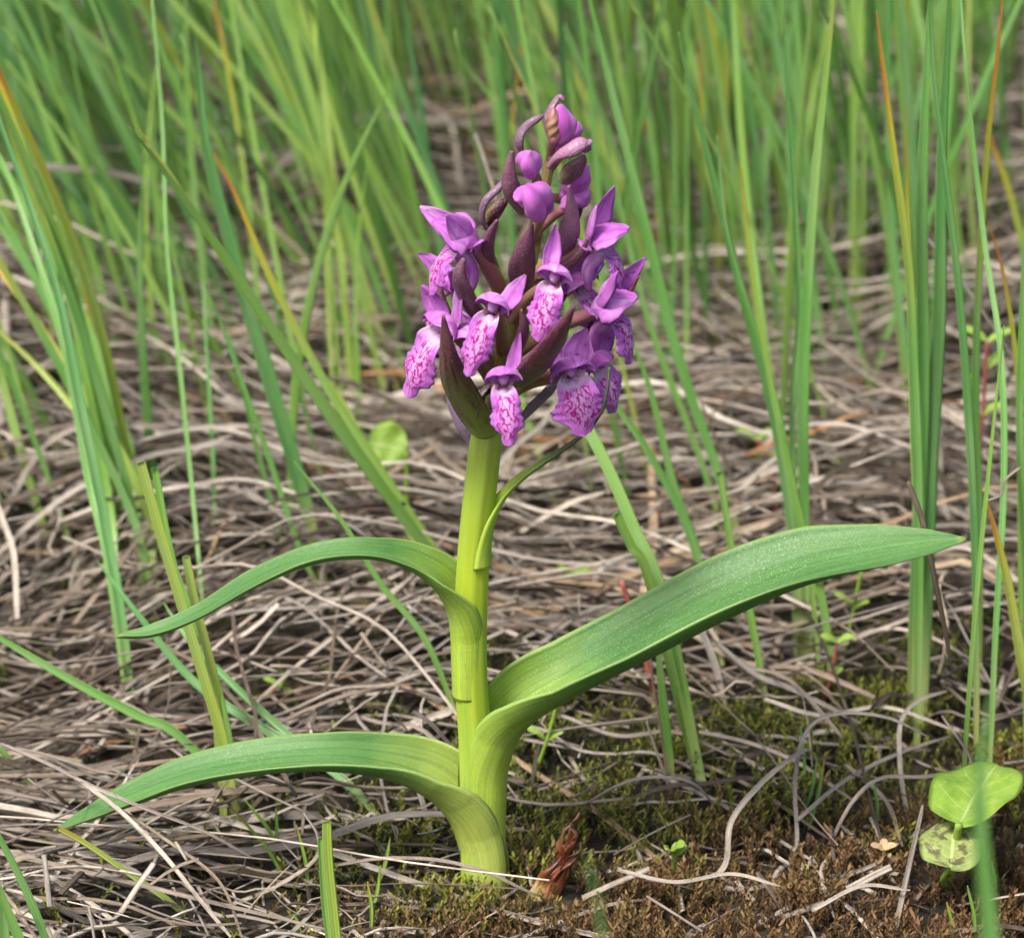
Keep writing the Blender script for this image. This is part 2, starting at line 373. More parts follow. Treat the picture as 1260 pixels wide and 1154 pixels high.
def m_rust():
    t = NT('withered'); u, v, r = t.sep(t.attr('prm')); pos = t.attr('pos2')
    n = t.noise(t.scale(pos, (.12, 1.2, 1)), 1, 4, .6)
    uu = t.math('ADD', t.math('ADD', u, t.math('ADD', .06, t.sep(t.attr('ext'))[0])), t.math('MULTIPLY', t.math('SUBTRACT', n, .5), .5))
    c = t.ramp(uu, [(.05, (.42, .40, .20)), (.25, (.42, .30, .13)), (.33, (.24, .08, .022)), (.55, (.05, .010, .005)), (.7, (.17, .04, .012)), (1, (.11, .055, .03))])
    return t.finish(c, .4, .5, n, .0005, 1.0, trans=.15)
M = dict(throat=m_plain('throat', [(.3, (.55, .30, .45)), (.5, (.78, .66, .74)), (.75, (.82, .74, .78))], .5, .3, (.45, .06, .25)), straw=m_straw(), grass=m_grass(), stem=m_stem(), leaf=m_leaf(), petal=m_petal(), lip=m_lip(), bract=m_bract(), ovary=m_ovary(),
         moss=m_moss(), soil=m_soil(), rust=m_rust(),
         herb=m_plain('herb_leaf', [(.3, (.17, .32, .03)), (.7, (.32, .46, .07))], .5, .4, veins=True),
         sick=m_plain('blotched_leaf', [(.3, (.20, .28, .07)), (.7, (.32, .37, .12))], .6, .25, (.07, .05, .03), veins=True),
         blush=m_plain('blush_leaf', [(.35, (.42, .40, .14)), (.65, (.46, .22, .20))], .5, .25),
         red=m_plain('red_stem', [(.3, (.20, .035, .05)), (.7, (.32, .10, .07))], .4, .1),
         column=m_plain('column', [(.35, (.42, .13, .42)), (.7, (.62, .36, .62))], .45, .3))

# ------------------------------------------------------------------ ground
def make_ground():
    def axis(lo, hi, d, a, b, big): return np.unique(np.r_[np.linspace(lo, a, big), np.arange(a, b, d), np.linspace(b, hi, big)])
    xs = axis(-8, 8, .006, -.35, .35, 14); ys = axis(-4, 14, .006, -.2, .75, 14)
    X, Y = np.meshgrid(xs, ys)
    Z = gz(X, Y)
    Z = Z + 0.0012*np.sin(X*800+Y*300)*np.sin(Y*700-X*250)*(np.hypot(X, Y) > .01)
    n, m = X.shape
    v = np.stack([X, Y, Z], -1).reshape(-1, 3)
    i = (np.arange(n-1)[:, None]*m+np.arange(m-1)[None]).ravel()
    q = np.stack([i, i+1, i+m+1, i+m], 1)
    g = Geo(); z = np.zeros_like(v); g.add(v, q, [], z, v*1000, (0, 0, 0))
    o = mk('ground', g, M['soil'], origin=(0, 0, 0)); tag(o, None, None, None, 'structure')
make_ground()
def proj(p):
    d = np.asarray(p)-C0; s = d@fwd
    return W0/2+FPX*(d@rgt)/s, H0/2-FPX*(d@upv)/s, s

# ------------------------------------------------------------------ orchid
orchid = thing('orchid', A(0, 0, 0), 'purple spotted-lip marsh orchid in bloom on a lime green stem', 'orchid')
STEM = [(596, 1100), (594, 1040), (590, 980), (584, 900), (580, 850), (578, 780), (581, 700), (586, 640), (592, 590), (599, 535), (612, 470), (628, 400), (648, 330), (664, 260), (676, 200), (683, 160)]
stem_pts = np.array([P(x, y, 0) for x, y in STEM])
stem_r = [25, 25, 24, 20.5, 20, 20, 19.5, 19.5, 19.5, 19, 15, 13, 11, 8, 6, 4]
g = Geo(); tube(g, stem_pts, [r*K for r in stem_r], n=120, m=42, lobes=9, lobe_amp=.03, wob=.005, seed=3)
mk('stem', g, M['stem'], orchid)
def axis_at(py):
    ys = [s[1] for s in STEM]; xs = [s[0] for s in STEM]
    return float(np.interp(-py, [-y for y in ys], xs))

def px(lst): return np.array([P(*p) for p in lst])
k = K
# right leaf: sheath clasps the stem, then the blade arches to the right
g = Geo()
pts = px([(621, 1085, .0005), (621, 1035, .0005), (621, 985, .0005), (625, 935, .0005), (648, 888, 0), (705, 848, -.001), (790, 800, -.002), (890, 747, -.002), (990, 706, -.001), (1090, 683, 0), (1188, 663, .001)])
Ns = [(-1, 0, 0), (-1, 0, 0), (-1, 0, 0), (-.98, -.05, .2), (-.75, -.12, .62), (-.5, -.12, .8), (-.4, -.12, .86), (-.34, -.14, .9), (-.2, -.18, .9), (-.02, -.2, .9), (.06, -.2, .95)]
blade(g, pts, Ns, [(0, 78*k), (.22, 78*k), (.30, 78*k), (.36, 77*k), (.5, 78*k), (.65, 76*k), (.78, 68*k), (.88, 50*k), (.95, 27*k), (.985, 10*k), (1, 1.5*k)],
      [(0, 1*k), (.3, 4*k), (.6, 6*k), (1, 2.5*k)], [(0, -5.5), (.17, -5.6), (.235, -5.3), (.29, -3.7), (.36, -2.6), (.48, -2.1), (.7, -1.8), (.9, -1.4), (1, -1)], n=150, m=31, rnd=.31, ext=(.42, .15, 0), wob=2.2*k, seed=5)
mk('leaf', g, M['leaf'], orchid)
# lower left leaf
g = Geo()
pts = px([(572, 1098, .0004), (571, 1075, .0004), (566, 1040, .0004), (553, 1003, .0002), (528, 973, 0), (480, 950, -.001), (410, 938, -.002), (330, 941, -.002), (240, 957, -.001), (160, 984, 0), (66, 1021, .001)])
Ns = [(1, 0, 0.05), (1, 0, .1), (.97, 0, .25), (.85, -.1, .5), (.55, -.2, .8), (.25, -.12, .93), (.02, -.14, .95), (-.08, -.12, .95), (-.2, -.1, .95), (-.3, -.15, .95), (-.34, -.1, .93)]
blade(g, pts, Ns, [(0, 79*k), (.2, 77*k), (.33, 56*k), (.45, 44*k), (.6, 41*k), (.75, 37*k), (.88, 28*k), (.95, 17*k), (.985, 8*k), (1, 1.5*k)],
      [(0, 2*k), (.3, 5*k), (.6, 6*k), (1, 2.5*k)], [(0, -5.3), (.12, -5.3), (.19, -4.4), (.26, -3.0), (.36, -2.2), (.5, -1.8), (.75, -1.6), (1, -1.2)], n=140, m=27, rnd=.62, ext=(.36, .8, 0), wob=1.8*k, seed=8)
mk('leaf', g, M['leaf'], orchid)
# upper left leaf
g = Geo()
pts = px([(557, 856, 0), (556, 820, 0), (555, 780, 0), (549, 745, 0), (530, 714, -.0005), (492, 690, -.001), (440, 681, -.002), (380, 688, -.002), (315, 715, -.001), (245, 757, 0), (190, 779, .0005), (144, 783, .001)])
Ns = [(1, 0, 0), (1, 0, .02), (.99, 0, .1), (.93, -.1, .35), (.7, -.2, .7), (.35, -.15, .9), (.02, -.12, .95), (-.2, -.1, .95), (-.4, -.1, .9), (-.42, -.1, .9), (-.2, -.15, .95), (-.02, -.1, 1)]
blade(g, pts, Ns, [(0, 58*k), (.12, 59*k), (.2, 58*k), (.3, 40*k), (.4, 28*k), (.55, 26*k), (.7, 24*k), (.82, 20*k), (.92, 17*k), (.98, 9*k), (1, 3*k)],
      [(0, .4*k), (.3, 3*k), (.6, 5*k), (1, 2.5*k)], [(0, -5.7), (.13, -5.6), (.2, -4.3), (.27, -2.6), (.36, -1.6), (.6, -1.2), (.8, -1.4), (1, -2)], n=130, m=25, rnd=.8, ext=(.36, .1, 0), wob=1.2*k, seed=9)
mk('leaf', g, M['leaf'], orchid)
# thin upper stem leaf
g = Geo()
pts = px([(603, 695, -.0006), (603, 672, -.0006), (608, 640, -.0008), (622, 610, -.001), (648, 584, -.002), (690, 555, -.006), (722, 530, -.011), (740, 505, -.013), (747, 478, -.014), (749, 452, -.014)])
blade(g, pts, [(-1, .1, 0), (-1, 0, .1), (-.95, -.1, .2), (-.7, -.2, .6), (-.5, -.3, .8), (-.5, -.3, .8), (-.6, -.3, .7), (-.8, -.3, .3), (-1, -.3, 0), (-1, -.3, 0)],
      [(0, 30*k), (.12, 24*k), (.25, 11*k), (.4, 6.5*k), (.6, 3.6*k), (.8, 2.6*k), (1, 1.4*k)], [(0, 2*k), (.4, 3*k), (1, 2.5*k)], [(0, -3.0), (.2, -2.4), (.4, -2.2), (1, -2)], n=70, m=11, rnd=.45, ext=(.55, .1, 1), seed=3)
tag(mk('leaf', g, M['leaf'], orchid), 'thin thread-tipped upper leaf curling away from the stem')

def bract(pts, N, w, th=3, theta=-1.3, ext=(0, 0, 0), rnd=.5, seed=1):
    g = Geo(); pts = px(pts)
    blade(g, pts, N, [a*k for a in w], th*k, theta, n=46, m=11, rnd=rnd, ext=ext, wob=.8*k, seed=seed)
    return mk('bract', g, M['bract'], orchid)
FR = (0, -1, .2)
bract([(594, 537, -.0018), (577, 512, -.006), (561, 480, -.011), (551, 440, -.0145), (546, 388, -.016)], (.35, .9, .2), [19, 27, 24, 14, 1], 3.5, -1.5, (.95, 0, 0), .1, 1)
bract([(580, 548, .001), (566, 525, .001), (556, 500, .002), (552, 480, .003)], (.6, .6, .4), [6, 16, 14, 3], 3, -1.2, (.3, 1, 0), .2, 2)
bract([(636, 474, -.006), (655, 466, -.012), (676, 438, -.018), (692, 406, -.021), (706, 376, -.022)], (-.45, .85, .1), [12, 29, 25, 12, 1], 3.5, -1.6, (.06, 0, 0), .33, 3)
bract([(598, 408, -.004), (582, 385, -.009), (568, 358, -.012), (564, 338, -.013), (571, 318, -.013)], (.4, .9, .1), [6, 14, 13, 9, 3], 3, -1.5, (.3, .25, 0), .42, 4)
bract([(643, 362, -.003), (642, 335, -.006), (647, 305, -.008), (655, 276, -.009)], (.0, 1, .1), [15, 18, 12, 1], 3.5, -1.6, (0, .15, .12), .53, 5)
bract([(676, 322, -.003), (697, 296, -.006), (703, 265, -.007), (700, 228, -.008)], (.05, 1, .1), [10, 15, 10, 1.2], 3, -1.7, (0, .3, .35), .61, 6)
bract([(602, 285, 0), (592, 270, -.001), (596, 248, -.002), (612, 232, -.002), (622, 222, -.002)], (.8, .5, .1), [3, 6, 6, 5, 2], 2.5, -2, (.1, .8, .1), .7, 7)
bract([(596, 282, .001), (606, 265, 0), (618, 250, 0), (628, 240, 0)], (.3, .9, .3), [5, 9, 7, 1], 2.5, -1, (.5, 0, 0), .75, 8)
bract([(642, 262, -.001), (630, 240, -.004), (626, 215, -.005), (630, 186, -.005)], (.2, 1, 0), [8, 13, 10, 2], 3, -1.8, (.1, .2, .15), .81, 9)
bract([(642, 190, -.001), (637, 175, -.002), (645, 157, -.002), (660, 146, -.002), (672, 142, -.001)], (.7, .6, -.4), [8, 8, 6, 5, 2], 2.5, -1.4, (.2, .7, .1), .9, 10)
bract([(720, 408, -.004), (745, 397, -.006), (768, 372, -.007), (785, 340, -.008)], (-.5, .8, .3), [5, 7, 5, 1], 3, -1.8, (0, 0, 0), .23, 11)
bract([(638, 520, .001), (660, 500, .001), (680, 478, .001), (694, 455, .002)], (-.6, .5, .6), [8, 17, 14, 3], 3, -1.0, (.1, 1, 0), .27, 12)
bract([(678, 200, -.002), (676, 170, -.003), (672, 145, -.003), (685, 122, -.002), (694, 124, -.002)], (.9, .4, -.1), [7, 8, 8, 6, 4], 2.5, -1.8, (.1, .4, .2), .37, 13)
bract([(676, 205, -.004), (686, 190, -.006), (703, 180, -.007), (716, 172, -.006), (722, 185, -.005)], (.3, .4, -.8), [4, 9, 14, 15, 6], 3, -3.2, (.0, .1, .9), .47, 14)
bract([(693, 225, -.002), (706, 212, -.003), (715, 200, -.003), (718, 190, -.003)], (.0, .8, .4), [9, 14, 9, 2], 3, -1.4, (.4, .2, .1), .57, 15)
bract([(700, 292, 0), (707, 270, 0), (714, 250, 0), (718, 240, .001)], (0, 1, .1), [5, 7, 5, 1.5], 3, -1, (0, 0, 0), .67, 16)
bract([(614, 470, -.003), (598, 478, -.007), (590, 490, -.008), (588, 512, -.006)], (.8, -.3, -.5), [5, 12, 11, 6], 3, -1.9, (.5, .5, 0), .77, 17)
bract([(690, 370, -.002), (694, 358, -.002), (696, 345, -.002)], (0, 1, .1), [5, 7, 2], 3, -1, (0, 0, 0), .87, 18)

bract([(560, 400, .002), (548, 385, .001), (541, 365, .001), (543, 335, .001)], (.4, .8, .2), [4, 8, 7, 1], 3, -1.6, (.1, .2, 0), .15, 21)
bract([(665, 345, -.003), (690, 335, -.007), (712, 318, -.009), (724, 292, -.010)], (-.3, .8, .3), [5, 9, 7, 1], 3, -1.7, (.05, .1, .1), .55, 22)
bract([(610, 330, -.003), (600, 312, -.008), (603, 290, -.010), (612, 270, -.011)], (.2, .9, .2), [5, 9, 7, 1], 3, -1.7, (.1, .2, .1), .65, 23)
bract([(628, 445, -.004), (640, 425, -.012), (645, 405, -.015), (641, 380, -.016)], (-.1, .9, .2), [5, 9, 7, 1], 3, -1.7, (.3, .1, .1), .95, 24)
def flower(ox, oy, Y, yaw, s=1.0, roll=0, pitch=0, attach=None, lip=(1, 1, 1.5), hood=(1, 1), sep=((-1, .5), (1, .5)), seed=0, spur=True, lipmid=0.0, sf=0.0, swf=1.0, pet=True):
    """ox, oy: mouth of the flower in photo pixels; yaw 0 faces the camera, + right. lip=(length, width, arc)"""
    r2 = np.random.default_rng(seed+100)
    O = P(ox, oy, Y); y = R_(yaw)
    F = A(math.sin(y), -math.cos(y), 0); Rt = A(math.cos(y), math.sin(y), 0); U = A(0, 0, 1)
    pr = R_(pitch); F, U = F*math.cos(pr)-U*math.sin(pr), U*math.cos(pr)+F*math.sin(pr)
    ro = R_(roll); Rt, U = Rt*math.cos(ro)+U*math.sin(ro), U*math.cos(ro)-Rt*math.sin(ro)
    def loc(a): a = np.asarray(a, float)*k*s; return O+Rt*a[..., :1]+F*a[..., 1:2]+U*a[..., 2:3]
    def dr(a): a = np.asarray(a, float); return Rt*a[..., :1]+F*a[..., 1:2]+U*a[..., 2:3]
    back = loc([0, -20, 2])
    at = P(axis_at(attach), attach, 0) if attach else P(axis_at(oy+45), oy+45, 0)
    mid = at*.5+back*.5+A(0, 0, 10*k)
    g = Geo(); tube(g, [at, at*.7+mid*.3+A(0, 0, 2*k), mid, back, loc([0, -12, 4])], [5*k, 8*k*s, 9*k*s, 8*k*s, 6*k*s], n=26, m=14, lobes=6, lobe_amp=.09, twist=2.2, rnd=r2.random())
    fo = mk('flower', g, M['ovary'], orchid)
    # hood: three tepals closing into a helmet
    hl, hw = hood
    g = Geo(); hp = loc([[0, -22, -2], [0, -18, 14], [0, -7, 25], [0, 7*hl, 28], [0, 18*hl, 24], [0, 24*hl, 19]])
    blade(g, hp, dr([[0, -.9, .2], [0, -.6, .8], [0, -.1, 1], [0, .2, 1], [0, .4, .9], [0, .4, .9]]), [(0, 9*k*s), (.2, 26*k*s*hw), (.5, 40*k*s*hw), (.75, 38*k*s*hw), (.9, 25*k*s*hw), (1, 6*k*s)], 2.2*k, [(0, 2.4), (.4, 3.1), (.8, 2.7), (1, 1.4)], n=36, m=19, rnd=r2.random(), ext=(.15, .15, 0), wob=1.6*k, seed=seed)
    mk('hood', g, M['petal'], fo)
    # lateral petals under the hood, one each side, make the pointed wings
    for sx, el in sep:
        a = el + r2.normal(0, .08)
        ln = 62*r2.uniform(.82, 1.2); sw = r2.uniform(.72, 1.18)*swf; ux, uz = math.sin(a*math.pi/2), math.cos(a*math.pi/2)
        lx = 1-.65*sf; c = [[sx*6, -13, 2], [sx*(9+.3*ln*ux*lx), -16+.3*sf*ln, 4+.32*ln*uz], [sx*(9+.68*ln*ux*lx), -14+.7*sf*ln, 6+.66*ln*uz], [sx*(9+ln*ux*lx), -6+sf*ln, 6+ln*uz]]
        g = Geo(); blade(g, loc(c), dr([-sx*.35*uz, .9, .35*ux]), [(0, 7*k*s), (.25, 16*k*s*sw), (.5, 18*k*s*sw), (.8, 10.5*k*s*sw), (1, 1.6*k)], 2*k, r2.uniform(-1.5, -.5), n=26, m=9, twist=sx*r2.uniform(-.2, .5), rnd=r2.random(), ext=(.2, .9, 0), wob=1.4*k, seed=seed+3)
        mk('sepal', g, M['petal'], fo)
    for sx in (-1, 1):
        if r2.random() < .3 or not pet: continue
        e = r2.uniform(.5, 1.0)
        g = Geo(); blade(g, loc([[sx*8, -12, 8], [sx*20, -8, 14], [sx*33, -3, 12+10*e], [sx*44, 2, 6+18*e]]), dr([-sx*.2, .8, .6]), [(0, 5*k*s), (.4, 13*k*s), (.8, 9*k*s), (1, 2*k)], 2*k, r2.uniform(.3, 1.4), n=20, m=9, rnd=r2.random(), ext=(.1, .5, 0), wob=1.5*k, seed=seed+21+sx)
        mk('petal', g, M['petal'], fo)
    # lip
    ll, lw, la = lip
    lp = loc([[0, -13, -2], [0, 0, -9], [0, 12, -15], [lipmid*.35, 18, -32*ll], [lipmid*.7, 17, -60*ll], [lipmid, 10, -92*ll]])
    f1, f2 = r2.uniform(0, 6, 2)
    def lwid(side):
        def f(t):
            b = np.interp(t, [0, .12, .22, .32, .42, .58, .70, .76, .81, .88, .95, .985, 1], [13, 19, 19, 19, 22, 27, 27.5, 23, 14, 12, 10.5, 8, 2])
            return b*k*s*lw*(1+.06*math.sin(t*52+f1+side)*(t > .42)+.06*math.sin(t*17+f2+2*side))
        return f
    g = Geo(); blade(g, lp, dr([[0, .1, 1], [0, .4, .9], [0, .75, .6], [0, 1, .2], [0, 1, 0], [0, .95, -.25]]), lwid(0), 2.2*k, [(0, -3.4), (.14, -3.2), (.22, -2.0), (.30, -.2), (.42, la*.8), (.65, la), (1, la*.8)], n=64, m=21, rnd=r2.random(), wl=lwid(1.7), wob=1.5*k, seed=seed+9)
    mk('lip', g, M['lip'], fo)
    # column in the mouth
    g = Geo(); tube(g, loc([[0, -15, 13], [0, -6, 14], [0, 3, 10], [0, 7, 4]]), [4*k, 7*k*s, 6.5*k*s, 2.5*k], n=14, m=12, lobes=2, lobe_amp=.15, rnd=r2.random())
    mk('column', g, M['column'], fo)
    if spur:
        g = Geo(); tube(g, loc([[0, 0, -8], [0, -9, -12], [0, -22, -22], [0, -30, -38], [0, -32, -54]]), [6*k, 9*k*s, 8.5*k*s, 7*k*s, 3*k], n=20, m=12, rnd=r2.random(), ext=(.4, 0, 0))
        mk('spur', g, M['petal'], fo)
    return fo
flower(620, 476, -.017, 3, .90, 2, -14, 505, (.84, .95, 2.2), (1, .92), ((1, .10),), 1, lipmid=4, swf=.62, pet=False)
flower(604, 386, -.015, -16, .90, -14, -14, 440, (.94, .92, 2.4), (1, .92), ((1, .12),), 2, lipmid=-3, swf=.8, pet=False)
flower(680, 350, -.015, -6, .88, -13, -15, 400, (.84, 1.0, 2.1), (1, .95), ((-1, .02),), 3, swf=.7, pet=False)
flower(541, 410, -.009, -42, .98, -16, -8, 480, (1.0, 1.1, 1.9), (1.05, 1.05), ((-1, .55), (1, .1)), 4, lipmid=-10, sf=.3)
flower(566, 303, -.008, -72, 1.05, -8, -20, 395, (.72, .95, 1.6), (1.75, 1.15), ((-1, .7), (1, .45)), 5, lipmid=-4, sf=.85)
flower(704, 466, -.012, 18, .98, 10, -8, 500, (.76, 1.3, 1.4), (1.0, 1.1), ((-1, .12), (1, .3)), 6, lipmid=-3, pet=False)
flower(750, 386, -.007, 62, 1.02, 12, -10, 450, (.72, .9, 1.6), (1.7, 1.15), ((-1, .3), (1, .6)), 7, sf=.7)
flower(740, 304, -.006, 68, .98, 8, -14, 360, (.66, .85, 1.5), (1.75, 1.0), ((-1, .05), (1, .3)), 8, sf=.45)
flower(716, 358, -.003, 40, .92, 12, -6, 420, (.7, .9, 1.7), (1.1, 1.0), ((-1, .4), (1, .3)), 9, spur=False, sf=.3)
flower(548, 356, .004, -60, .85, -14, -4, 440, (.9, .9, 1.7), (1.1, 1.0), ((-1, .6), (1, .3)), 10, spur=False, sf=.5)
flower(738, 455, -.006, 48, .85, 16, -2, 490, (.74, 1.1, 1.4), (1, 1), ((-1, .35), (1, .7)), 11, spur=False, pet=False)
flower(574, 430, -.003, -62, .78, -20, 0, 480, (.7, .9, 1.8), (1, 1), ((-1, .6),), 12, spur=False, pet=False)
def bud(base_py, pts, rad, rnd, mat='petal', lob=.1, tipc=None):
    at = P(axis_at(base_py), base_py, 0); p = px(pts)
    g = Geo(); tube(g, [at, at*.4+p[0]*.6+A(0, 0, 3*k), p[0], p[0]*.6+p[1]*.4], [4*k, 6*k, 6*k, 5*k], n=16, m=10, lobes=6, lobe_amp=.06, rnd=rnd)
    b = mk('bud', g, M['ovary'], orchid)
    g = Geo(); tube(g, p, [a*k for a in rad], n=30, m=24, lobes=3, lobe_amp=lob, twist=.6, rnd=rnd, ext=(.25, 0, .85), wob=.035, seed=int(rnd*90))
    mk('closed_petals', g, M[mat], b)
bud(245, [(656, 212, -.006), (653, 206, -.009), (650, 197, -.011), (650, 187, -.012)], [5, 12, 13, 3], .2, lob=.2)
bud(300, [(668, 262, -.006), (662, 253, -.010), (654, 241, -.013), (646, 228, -.013)], [7, 17, 18, 4], .35, lob=.26)
bud(205, [(690, 184, -.004), (690, 170, -.004), (691, 150, -.005), (690, 130, -.004)], [7, 13, 16, 4], .62, lob=.12)
bud(250, [(690, 245, .002), (703, 232, .001), (713, 215, 0), (722, 202, 0)], [6, 13, 15, 4], .12)
bud(200, [(681, 172, -.006), (681, 158, -.006), (681, 145, -.006), (680, 132, -.006)], [6, 9, 8, 2], .5, mat='ovary')
bud(215, [(700, 180, .001), (705, 168, .001), (709, 158, .001), (711, 150, .001)], [5, 8, 8, 2], .4)
bud(290, [(692, 258, -.001), (700, 250, -.001), (715, 245, 0), (726, 235, 0)], [5, 9, 10, 3], .27)

# ------------------------------------------------------------------ dead grass litter
def sc_at(p): return proj(p)[2]/0.7
HUES = ['dark brown', 'brown', 'tan', 'grey', 'buff', 'pale', 'rusty', 'rusty']
def hue(r): return HUES[int(np.searchsorted([.12, .25, .43, .61, .8, .95, .985], r))]
def straw_obj(pts, N, w, th, theta, rnd, twist, label, group, n=26, name='straw', ends=True):
    g = Geo()
    pr = [(0, w*.75), (.06, w), (.5, w*.95), (.9, w*.7), (1, w*.25)] if ends else w
    blade(g, pts, N, pr, th, theta, n=n, m=6, twist=twist, rnd=rnd)
    return tag(mk(name, g, M['straw']), label, 'straw', group)
def moss_amount(x, y):
    """1 in the mossy clearing round the orchid foot, 0 in the litter"""
    px_, py_, _ = proj(np.stack([x, y, np.zeros_like(x)], -1))
    a = 1/(1+np.exp(-(px_-440)/45)); edge = 905-60*np.clip((px_-700)/400, 0, 1)+25*np.sin(px_/60)
    return a/(1+np.exp(-(py_-edge)/22))
straws = []
def gen_straw(rs, far=False):
    y = rs.uniform(-.05, .62) if not far else rs.uniform(-.2, .95)
    half = .075+.06*max(0, y)/.5+.03 if not far else .42
    x = rs.uniform(-half, half)
    L = float(np.clip(rs.lognormal(math.log(.06), .5), .018, .17))
    if rs.random() < .62: a = rs.normal(0, .5)+(.1 if x < 0 else -.1)
    else: a = rs.uniform(-1.6, 1.6)
    if rs.random() < .5: a += math.pi
    if y < 0: L = min(L, rs.uniform(.015, .05))
    ma = float(moss_amount(np.array([x]), np.array([y]))[0])
    if rs.random() < ma*.70 or (y < 0 and x > -.02 and rs.random() < .35): return None
    top = (.004 if y < .01 else .005+.012*min(1, (y-.01)/.1))*(1-.75*ma)
    if ma > .3: L = min(L, rs.uniform(.012, .045))
    h = top*rs.random()
    n = 9; s = np.linspace(-.5, .5, n)*L
    cv = rs.normal(0, 2.2) if rs.random() < .85 else rs.normal(0, 12)
    wav = rs.normal(0, .0013); kink = rs.normal(0, .7) if rs.random() < .22 else 0.0; ks = rs.uniform(-.25, .3)*L
    dx = s-np.maximum(0, s-ks)*(1-math.cos(kink)); dy = cv*s**2+wav*np.sin(s/L*7+rs.uniform(0, 6))+np.maximum(0, s-ks)*math.sin(kink)
    X = x+dx*math.cos(a)-dy*math.sin(a); Y = y+dx*math.sin(a)+dy*math.cos(a)
    arch = rs.uniform(-.02, .12)*L*(1-(2*s/L)**2)*(.35 if y < .02 else 1)
    tilt = rs.normal(0, .07)*s
    Z = np.maximum(gz(X, Y)+h+arch*.5+tilt+rs.normal(0, .0006, n), gz(X, Y)+.0006)
    pts = np.stack([X, Y, Z], 1)
    if np.min(np.hypot(X, Y)+np.maximum(0, Z-.03)) < .0042: return None
    ppx, ppy, _ = proj(pts)
    if np.any((ppx > 1110) & (ppx < 1290) & (ppy > 925) & (ppy < 1085)) and y < .03: return None
    w = float(np.clip(rs.lognormal(math.log(.0003), .45), .00013, .0008))
    rnd = float(rs.random()**1.35)
    return dict(pts=pts, w=w, th=rs.uniform(.12, .3)*1e-3, theta=rs.uniform(-2.6, 2.2), rnd=rnd, tw=rs.normal(0, 1.1), h=h/max(top, 1e-6), L=L, ma=ma, cv=cv*L, y=y, x=x,
                N=unit(A(rs.normal(0, .5), rs.normal(-.2, .5), 1)))
rs = np.random.default_rng(21)
while len(straws) < 4300:
    d = gen_straw(rs)
    if d: straws.append(d)
def score(d):
    px_, py_, s_ = proj(d['pts']); ins = ((px_ > 0) & (px_ < W0) & (py_ > 0) & (py_ < H0)).mean()
    return ins*d['L']*d['w']/s_.mean()**2*(.15+d['h']**3)
straws.sort(key=score, reverse=True)
NOBJ = 225
for d in straws[:NOBJ]:
    where = 'among the moss by the orchid' if d['ma'] > .35 else ('in front of the orchid foot' if d['y'] < -.001 else ('in litter close behind the orchid' if d['y'] < .09 else ('in litter under the grass tufts' if d['y'] < .25 else 'in litter between far grass tufts')))
    shp = 'broad' if d['w'] > .00045 else ('thin' if d['w'] < .00027 else 'narrow')
    bend = 'curved' if abs(d['cv']) > .5 else 'straight'
    lab = f"{shp} {bend} {hue(d['rnd'])} dead grass straw lying {where}"
    straw_obj(d['pts'], d['N'], d['w'], d['th'], d['theta'], d['rnd'], d['tw'], lab, f"{hue(d['rnd'])} straws {where}")
g = Geo()
for d in straws[NOBJ:]:
    nn = 16 if d['y'] < .15 else 11
    blade(g, d['pts'], d['N'], [(0, d['w']*.7), (.1, d['w']), (.9, d['w']*.7), (1, d['w']*.25)], d['th'], d['theta'], n=nn, m=5, twist=d['tw'], rnd=d['rnd'])
for _ in range(2600):
    d = gen_straw(rs, far=True)
    if d is None: continue
    pxx, pyy, _s = proj(d['pts'])
    if d['y'] > -.03 and d['y'] < .6 and abs(d['x']) < .12: continue
    blade(g, d['pts'], d['N'], [(0, d['w']*.7), (.1, d['w']), (.9, d['w']*.7), (1, d['w']*.25)], d['th'], d['theta'], n=9, m=4, twist=d['tw'], rnd=d['rnd'])
for _ in range(2600):      # crumbs and broken bits
    y = rs.uniform(-.05, .35); x = rs.uniform(-.1, .1); a = rs.uniform(0, 6.3); L = rs.uniform(.002, .011)
    b = A(x, y, gz(x, y)+rs.uniform(.0005, .009)*(1-.8*float(moss_amount(np.array([x]), np.array([y]))[0])))
    if math.hypot(x, y) < .005: continue
    d_ = unit(A(math.cos(a), math.sin(a), rs.normal(0, .3)))
    blade(g, [b, b+d_*L*.5+A(0, 0, rs.normal(0, .0004)), b+d_*L], unit(A(rs.normal(0, .5), rs.normal(0, .5), 1)), rs.uniform(.0001, .0005), .00012, rs.uniform(-2, 2), n=4, m=4, rnd=float(rs.random()))
tag(mk('straw_litter', g, M['straw'], origin=(0, 0, 0)), 'tangled mat of dead grass straw covering the ground', 'litter', None, 'stuff')

# traced straws: photo pixels, resting on or arching over the ground
def tstraw(pxs, w, rnd, label, Y=None, theta=-1.5, tw=.8, N=(0, -.4, 1), th=2.2, lift=0.0):
    if Y is None: pts = np.array([G(a, b, .0015+lift) for a, b in pxs])
    elif np.isscalar(Y): pts = np.array([P(a, b, Y) for a, b in pxs])
    else: pts = np.array([P(a, b, yy) for (a, b), yy in zip(pxs, Y)])
    s = sc_at(pts.mean(0))
    straw_obj(pts, N, w*.34*K*s, th*K, theta, rnd, tw, label, None, n=40)
tstraw([(0, 914), (60, 940), (115, 968), (180, 995), (250, 1022), (310, 1055)], 8, .46, 'grey straw crossing under the tip of the lower left orchid leaf', Y=[.012, .004, -.004, -.006, -.006, -.006])
tstraw([(100, 962), (150, 1000), (200, 1050), (245, 1105), (290, 1160)], 10, .80, 'broad buff straw slanting down past the lower left leaf tip', Y=[-.006, -.008, -.012, -.016, -.02])
tstraw([(130, 985), (200, 1030), (270, 1085), (300, 1160)], 7, .3, 'tan straw running beside the broad buff straw below the leaf tip', Y=[.0, -.004, -.012, -.02])
